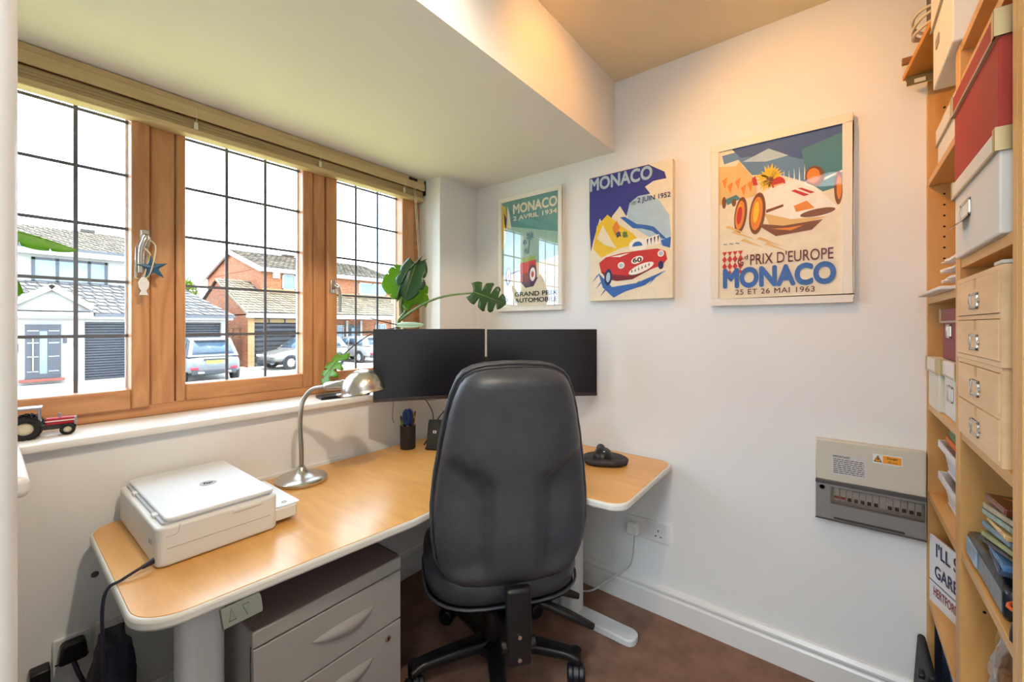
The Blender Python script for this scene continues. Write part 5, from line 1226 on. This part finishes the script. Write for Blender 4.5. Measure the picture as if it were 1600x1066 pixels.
# --- white house
wh_ = thing('white_house', 'white rendered house with grey garages and porch across the street', 'house', (-26, 3, GZ))
WX = -23.0
w = MB(); w.box(-30, WX, -6, 2.46, GZ, 1.72); w.box(-30, WX, 7.0, 7.25, GZ, 1.72); w.box(-30, WX, 2.46, 7.0, 1.40, 1.72); w.box(-30, WX - .25, 2.46, 7.0, GZ, 1.40); w.box(WX - .25, WX, 4.75, 4.95, GZ, 1.40)
w.build('wall', render, wh_, smooth=0)
MB().box(-33.5, -25.5, -6, 4.45, 1.7, 4.40).build('upper_wall', render, wh_, smooth=0)
garage(wh_, WX - .2, 2.48, 4.75, GZ, 1.40, anth); garage(wh_, WX - .2, 4.95, 6.98, GZ, 1.40, anth)
tiled(wh_, (-22.65, -6, 1.72), (-22.65, 7.45, 1.72), (-25.6, -6, 3.10), (-25.6, 6.15, 3.10), tileg)
MB().add([(-22.65, 7.45, 1.72), (-25.6, 6.15, 3.10), (-29, 7.45, 1.72)], [(0, 1, 2)]).build('hip', tileg[0], wh_)
MB().box(-22.72, -22.60, 2.7, 7.45, 1.62, 1.74).build('gutter', M('gutter_dark', (70, 72, 78), .4, var=0), wh_); MB().box(-22.9, -22.72, -6, 7.4, 1.52, 1.66).build('fascia', fasc, wh_)
tiled(wh_, (-25.1, -6, 4.42), (-25.1, 4.62, 4.42), (-29.5, -6, 5.90), (-29.5, 4.62, 5.90), tilet)
tiled(wh_, (-33.9, -6, 4.42), (-33.9, 4.62, 4.42), (-29.5, -6, 5.90), (-29.5, 4.62, 5.90), tilet)
MB().add([(-25.2, 4.50, 4.38), (-33.8, 4.50, 4.38), (-29.5, 4.50, 5.85)], [(0, 1, 2)]).build('gable', render, wh_, solid=.1)
MB().box(-25.2, -25.08, -6, 4.6, 4.12, 4.40).build('eaves_fascia', fasc, wh_); MB().box(-25.08, -24.98, -6, 4.6, 4.36, 4.44).build('eaves_gutter', M('gutter_dark', (70, 72, 78), .4), wh_)
MB().box(-29.8, -29.3, 3.0, 3.5, 5.9, 6.03).build('ridge_vent', undm, wh_)
window(wh_, -25.5, 1.22, 3.44, 3.0, 4.03, anth, (.32, .74), .1); MB().box(-25.5, -25.36, 1.18, 3.48, 2.92, 3.02).build('window_sill', anth, wh_)
# porch
pg = MB(); pg.box(-23.0, -22.4, .40, .60, 1.60, 1.75); pg.box(-23.0, -22.4, 2.50, 2.62, 1.60, 1.75)
yc, zp, ze, hw = 1.56, 2.66, 1.86, 1.02
def bar(y0, z0, y1, z1, x0, x1, th_): 
    d_ = Vector((0, y1 - y0, z1 - z0)).normalized(); n_ = Vector((0, -d_.z, d_.y)) * th_
    a_, b_ = Vector((0, y0, z0)), Vector((0, y1, z1)); v = []
    for x in (x0, x1): v += [(x, *(a_)[1:]), (x, *(b_)[1:]), (x, *(b_ + n_)[1:]), (x, *(a_ + n_)[1:])]
    return v, [(0, 1, 2, 3), (7, 6, 5, 4), (0, 4, 5, 1), (1, 5, 6, 2), (2, 6, 7, 3), (3, 7, 4, 0)]
g = MB(); g.add(*bar(yc - hw, ze - .02, yc, zp - .10, -22.55, -22.4, .17)); g.add(*bar(yc + hw, ze - .02, yc, zp - .10, -22.55, -22.4, -.17)); g.build('porch_bargeboard', fasc, wh_, smooth=0)
g = MB(); g.add(*bar(yc - hw - .05, ze + .14, yc, zp + .09, -25.4, -22.38, .05)); g.add(*bar(yc + hw + .05, ze + .14, yc, zp + .09, -25.4, -22.38, -.05)); g.build('porch_roof', M('verge_cream', (124, 118, 99), .8, var=.05), wh_, smooth=0)
MB().add([(-22.6, yc - hw, ze - .05), (-22.6, yc + hw, ze - .05), (-22.6, yc, zp - .08)], [(0, 1, 2)]).build('porch_gable', render, wh_, solid=.1)
MB().box(-22.9, -22.4, yc - hw - .1, yc + hw + .05, 1.60, 1.76).build('porch_beam', fasc, wh_)
do = MB().box(-23.0, -22.93, .95, 1.83, -.66, 1.30).build('front_door', anth, wh_)
MB().box(-22.935, -22.925, 1.30, 1.48, -.50, 1.06).build('door_glass', wgl, do); MB().box(-22.92, -22.88, 1.12, 1.15, -.36, .86).build('door_handle', M('brass_bar', (180, 166, 100), .3, .4, var=0), do)
for z in (-.42, .12, .62, 1.06):
    for a_, b_ in ((1.0, 1.27), (1.52, 1.78)): MB().box(-22.93, -22.922, a_, b_, z, z + .02).build('door_groove', chrome, do)
MB().box(-23.0, -22.6, .8, 1.9, -.76, -.68).build('door_step', M('step_red', (116, 54, 38), .8, var=.1), wh_)
MB().box(-23.0, -22.95, .70, .80, .30, .62).build('letter_box', anth, wh_)
l_ = MB(); lettering(l_, '1', 1.90, 1.97, .60, .78, lambda a_, b_: (-22.99, a_, b_), .03, n=(10, 0, 0)); l_.build('house_number', anth, wh_)
for z in (.84, .55): MB().box(-23.0, -22.9, 2.15, 2.21, z - .06, z + .06).build('porch_light', anth, wh_)
# --- brick house
bh = thing('brick_house', 'red brick house with gable and tiled roofs across the street', 'house', (-28, 13, GZ))
BX_ = -23.7
w = MB(); w.box(-32.4, BX_, 8.36, 8.62, GZ, 1.86); w.box(BX_ - .3, BX_, 11.0, 11.35, GZ, 1.86); w.box(-26.2, BX_, 11.3, 11.5, GZ, 1.9); w.add([(-23.6, 8.36, 1.80), (-28, 8.36, 3.82), (-32.4, 8.36, 1.80), (-23.6, 8.6, 1.80), (-28, 8.6, 3.82), (-32.4, 8.6, 1.80)], [(0, 1, 2), (5, 4, 3), (0, 3, 4, 1), (1, 4, 5, 2)])
w.box(-35.4, -26.2, 9.93, 19.0, GZ, 4.62); w.add([(-26.2, 9.93, 4.6), (-30.8, 9.93, 6.05), (-35.4, 9.93, 4.6), (-26.2, 10.2, 4.6), (-30.8, 10.2, 6.05), (-35.4, 10.2, 4.6)], [(0, 1, 2), (5, 4, 3), (0, 3, 4, 1), (1, 4, 5, 2)])
w.build('brick_wall', brick, bh, smooth=0)
MB().box(BX_ - .02, BX_ + .03, 8.36, 8.66, GZ, 1.7).build('brick_pier', brickl, bh, smooth=0)
MB().box(-26.2, -26.16, 9.95, 18.9, 3.1, 3.42).build('pale_brick_band', brickl, bh, smooth=0)
garage(bh, BX_ - .25, 8.66, 11.0, GZ, 1.40, M('garage_slate', (48, 49, 51), .5, var=.05), 9)
tb_ = MB(); tb_.box(BX_ - .2, BX_ - .15, 8.66, 11.0, 1.42, 1.62); tb_.build('timber_panel', M('timber_panel', (152, 122, 76), .6, var=.1), bh)
for y in (9.4, 10.2): MB().box(BX_ - .15, BX_ - .1, y, y + .06, 1.40, 1.64).build('timber_post', anth, bh)
tiled(bh, (-23.4, 8.25, 1.92), (-23.4, 18.9, 1.92), (-26.25, 8.25, 3.20), (-26.25, 18.4, 3.20), tilet); tiled(bh, (-26.25, 8.25, 3.20), (-26.25, 9.95, 3.20), (-28, 8.25, 3.95), (-28, 9.95, 3.95), tilet); tiled(bh, (-32.6, 8.25, 1.90), (-32.6, 9.95, 1.90), (-28, 8.25, 3.95), (-28, 9.95, 3.95), tilet)
MB().box(-23.62, -23.40, 8.25, 18.9, 1.66, 1.90).build('fascia', fasc, bh)
tiled(bh, (-25.75, 9.70, 4.60), (-25.75, 19.3, 4.60), (-30.8, 9.70, 6.15), (-30.8, 19.3, 6.15), tilet); tiled(bh, (-35.9, 9.70, 4.60), (-35.9, 19.3, 4.60), (-30.8, 9.70, 6.15), (-30.8, 19.3, 6.15), tilet)
def barx(x0, z0, x1, z1, y0, y1, th_):
    d_ = Vector((x1 - x0, 0, z1 - z0)).normalized(); n_ = Vector((d_.z, 0, -d_.x)) * th_; v = []
    if n_.z > 0: n_ = -n_
    a_, b_ = Vector((x0, 0, z0)), Vector((x1, 0, z1))
    for y in (y0, y1): v += [(p.x, y, p.z) for p in (a_, b_, b_ + n_, a_ + n_)]
    return v, [(0, 1, 2, 3), (7, 6, 5, 4), (0, 4, 5, 1), (1, 5, 6, 2), (2, 6, 7, 3), (3, 7, 4, 0)]
g = MB(); g.add(*barx(-25.75, 4.62, -30.8, 6.16, 9.68, 9.80, .28)); g.add(*barx(-35.9, 4.62, -30.8, 6.16, 9.68, 9.80, .28)); g.build('bargeboard', fasc, bh, smooth=0)
g = MB(); g.add(*barx(-23.4, 1.93, -28, 3.96, 8.22, 8.30, .12)); g.build('garage_verge', M('verge_cream', (216, 206, 172), .8), bh, smooth=0)
MB().box(-25.95, -25.75, 9.7, 19.3, 4.36, 4.60).build('eaves_fascia', fasc, bh)
window(bh, -26.2, 11.08, 13.3, 3.42, 4.35, fasc, (.33, .66)); window(bh, -26.2, 16.1, 18.26, 3.42, 4.25, fasc, (.5,))
MB().box(-26.2, -26.12, 16.0, 18.4, 3.0, 3.40).build('tile_hung_panel', tilet[0], bh)
window(bh, -26.2, 14.0, 15.0, -.2, 1.3, fasc, (.5,)); window(bh, -26.2, 17.4, 18.3, .2, 1.4, fasc, (.5,))
do = MB().box(-26.2, -26.1, 15.3, 16.1, GZ, 1.3).build('front_door', anth, bh); MB().box(-26.12, -26.08, 15.5, 15.75, -.6, 1.1).build('door_glass', wgl, do); MB().box(-26.2, -26.05, 15.1, 15.25, GZ, 1.6).build('porch_post', fasc, bh); MB().box(-26.2, -26.05, 16.15, 16.3, GZ, 1.6).build('porch_post', fasc, bh)
MB().box(-26.2, -26.14, 16.85, 17.1, .75, .9).build('house_sign', anth, bh)
for y in (18.75,): MB().cyl((-26.1, y, GZ), (-26.1, y, 4.4), .05, n=10).build('drainpipe', fasc, bh)
MB().box(-26.2, -26.05, 10.55, 10.9, 4.05, 4.4).build('alarm_box', cream, bh)
MB().box(-30.9, -30.5, 13.0, 13.8, 6.15, 6.25).build('ridge_vent', undm, bh)
gt = thing('timber_gate', 'brown lattice garden gate between the white and brick houses', 'gate', (-24.4, 7.8, GZ))
for k in range(6): MB().box(-24.42, -24.38, 7.28 + k * .175, 7.28 + k * .175 + .165, GZ, .55).build('plank', M('gate_brown', (92, 56, 36), .8, var=.15), gt)
for k in range(4): MB().box(-24.42, -24.38, 7.30 + k * .31, 7.36 + k * .31, .6, 1.15).build('lattice_slat', M('gate_brown', (120, 72, 46), .8), gt)
for z in (.6, .85, 1.1): MB().box(-24.41, -24.37, 7.28, 8.33, z, z + .05).build('lattice_slat', M('gate_brown', (120, 72, 46), .8), gt)
ed = MB(); ed.box(-25.9, -25.6, 13.3, 19.5, GZ, GZ + .22)
tag(ed.build('garden_kerb', brickl, smooth=0), 'low pale brick garden edging in front of the brick house', 'kerb')
# --- tree
tr = thing('garden_tree', 'bright green tree behind the grey tiled garage roof', 'tree', (-38, 8.9, GZ))
MB().tube([(-38, 8.9, GZ), (-38.1, 8.8, 1.5), (-38, 8.9, 4.0)], [.2, .16, .06], 10).build('trunk', M('bark', (92, 74, 58), .9, var=.2), tr)
g = MB(); random.seed(3)
for k in range(1500):
    u = random.random(); th = random.uniform(0, 2 * math.pi); ph = math.acos(random.uniform(-1, 1)); rr = random.random() ** .4
    p = Vector((-38.1 + 1.4 * rr * math.sin(ph) * math.cos(th), 8.9 + 1.15 * rr * math.sin(ph) * math.sin(th), 3.6 + 1.35 * rr * math.cos(ph)))
    a_ = Vector((random.uniform(-1, 1), random.uniform(-1, 1), random.uniform(-1, 1))).normalized() * random.uniform(.09, .17); b_ = a_.orthogonal().normalized() * random.uniform(.05, .09)
    g.add([p - a_, p + b_, p + a_, p - b_], [(0, 1, 2, 3)])
o = g.build('foliage', M('tree_leaves', (96, 116, 32), .7, var=.25, vscale=2, trans=.3), tr, smooth=0); o['kind'] = 'stuff'
# --- cars
def car(label, loc, rot, paint, h=1.62, L=4.3, group='cars parked across the street'):
    t = thing('parked_car', label, 'car', loc, rot, group)
    pm_ = M('paint_' + str(paint), paint, .25, .3, var=.02, coat=.5); gm = M('car_glass', (54, 70, 84), .06, var=0); dk = M('car_trim', (44, 46, 50), .6, var=.05)
    # local +x forward
    k = L / 4.3; S = [(-2.13, .62, .42, .80), (-2.08, .80, .36, .93), (-1.95, .88, .34, 1.00), (-1.3, .91, .30, 1.02), (0, .92, .28, 1.00), (.9, .91, .30, .98), (1.35, .90, .32, .94), (1.85, .86, .34, .82), (2.08, .76, .38, .70), (2.14, .60, .42, .62)]
    rows = []
    for x, hw_, z0, z1 in S:
        x *= k; zm = (z0 + z1) / 2; rows.append([(x, hw_ * .90, z0), (x, hw_, z0 + .12), (x, hw_, zm), (x, hw_ * .97, z1 - .06), (x, hw_ * .86, z1), (x, -hw_ * .86, z1), (x, -hw_ * .97, z1 - .06), (x, -hw_, zm), (x, -hw_, z0 + .12), (x, -hw_ * .90, z0)])
    b_ = MB(); b_.grid(rows, wrap=True); n0 = 10; b_.f.append(tuple(range(n0))); b_.m.append(0); b_.f.append(tuple(range(9 * n0, 10 * n0))); b_.m.append(0); b_.build('body', pm_, t, local=True, smooth=50, sub=1)
    G = [(-2.0, .80, .80, .98, .98), (-1.62, .82, .66, .98, h - .10), (-1.35, .83, .68, .98, h - .01), (-.3, .84, .69, .98, h), (.25, .83, .67, .97, h - .06), (1.1, .80, .76, .93, .95)]
    b_ = MB(); rows = [[(x * k, a_, z0), (x * k, c_, z1), (x * k, -c_, z1), (x * k, -a_, z0)] for x, a_, c_, z0, z1 in G]; b_.grid(rows); b_.build('cabin', pm_, t, local=True, smooth=30)
    e = .012
    rg = MB(); rg.add([(-1.94 * k - e, .66, 1.05), (-1.94 * k - e, -.66, 1.05), (-1.66 * k - e, -.56, h - .14), (-1.66 * k - e, .56, h - .14)], [(0, 1, 2, 3)]); rg.build('rear_window', gm, t, local=True, solid=.01)
    rg = MB(); rg.add([(1.0 * k + e, .68, 1.0), (1.0 * k + e, -.68, 1.0), (.33 * k + e, -.58, h - .09), (.33 * k + e, .58, h - .09)], [(0, 1, 2, 3)]); rg.build('windscreen', gm, t, local=True, solid=.01)
    for s2 in (-1, 1):
        f_ = lambda z: .84 - (.84 - .685) * (z - .98) / (h - .98) + e
        for (xa, xb, xc, xd) in ((-1.55, -.35, -.35, -1.35), (-.25, .75, .2, -.25)):
            z0, z1 = 1.03, h - .14; rg = MB(); rg.add([(xa * k, s2 * f_(z0), z0), (xb * k, s2 * f_(z0), z0), (xc * k, s2 * f_(z1), z1), (xd * k, s2 * f_(z1), z1)], [(0, 1, 2, 3)]); rg.build('side_window', gm, t, local=True, solid=.01)
        for x in (-1.32, 1.32):
            w_ = MB(); w_.lathe([(.20, -.11), (.31, -.11), (.335, -.07), (.335, .07), (.31, .11), (.20, .11), (.20, -.11)], (x * k, s2 * .82, .335), 24, caps=False, axis='y'); wo_ = w_.build('wheel', tyre, t, local=True)
            w_ = MB(); w_.lathe([(.0001, s2 * .09), (.08, s2 * .10), (.21, s2 * .08), (.21, -s2 * .02), (.0001, -s2 * .02)], (x * k, s2 * .82, .335), 20, caps=False, axis='y')
            for q in range(5):
                m0 = len(w_.v); w_.box(-.02, .02, -.012, .012, .05, .20); w_.xf(Matrix.Translation((x * k, s2 * (.82 + .10), .335)) @ Matrix.Rotation(R(72 * q), 4, 'Y'), m0)
            w_.build('rim', M('alloy', (196, 196, 198), .3, .6, var=.02), wo_, local=True)
            w_ = MB(); w_.lathe([(.37, -.04), (.37, .045), (.345, .045), (.345, -.04), (.37, -.04)], (x * k, s2 * .885, .345), 24, caps=False, axis='y'); w_.build('wheel_arch', dk, t, local=True)
        MB().box(-2.15 * k, -2.02 * k, s2 * .62 - .12, s2 * .62 + .12, .50, .60).build('rear_light', M('light_red', (164, 34, 46), .25, var=.05), t, local=True, bevel=.02)
        MB().box(2.0 * k, 2.13 * k, s2 * .62 - .13, s2 * .62 + .13, .62, .74).build('headlight', M('light_clear', (220, 222, 226), .1, var=0), t, local=True, bevel=.02)
        MB().box(.62 * k, .78 * k, s2 * .98 - .08, s2 * .98 + .08, 1.0, 1.12).build('wing_mirror', pm_, t, local=True, bevel=.03)
        MB().box(-2.17 * k, -2.08 * k, s2 * .42 - .10, s2 * .42 + .10, .36, .43).build('exhaust', chrome, t, local=True, bevel=.02)
    MB().box(-2.15 * k, -2.0 * k, -.70, .70, .32, .50).build('rear_bumper', dk, t, local=True, bevel=.03); MB().box(2.0 * k, 2.15 * k, -.70, .70, .34, .5).build('front_bumper', dk, t, local=True, bevel=.03)
    MB().box(-2.165 * k, -2.13 * k, -.27, .27, .72, .84).build('number_plate', M('plate_yellow', (172, 152, 54), .4, var=.15, vscale=30), t, local=True)
    MB().box(-2.165 * k, -2.12 * k, -.34, .34, .86, .90).build('badge_strip', dk, t, local=True)
    MB().box(-1.72 * k, -1.45 * k, -.55, .55, h - .10, h - .03).build('spoiler', pm_, t, local=True, bevel=.02)
    return t
car('silver grey car seen from behind in front of the grey garage', (-20.55, 5.55, GZ), R(180 - 4), (98, 101, 104), 1.66)
car('pale grey car seen from the side in front of the brick garage', (-21.95, 10.45, GZ), R(-90 + 6), (112, 110, 105), 1.56, 4.2)
car('white car parked furthest away by the brick house front door', (-23.0, 14.0, GZ), R(180 + 8), (146, 146, 146), 1.52, 4.2)
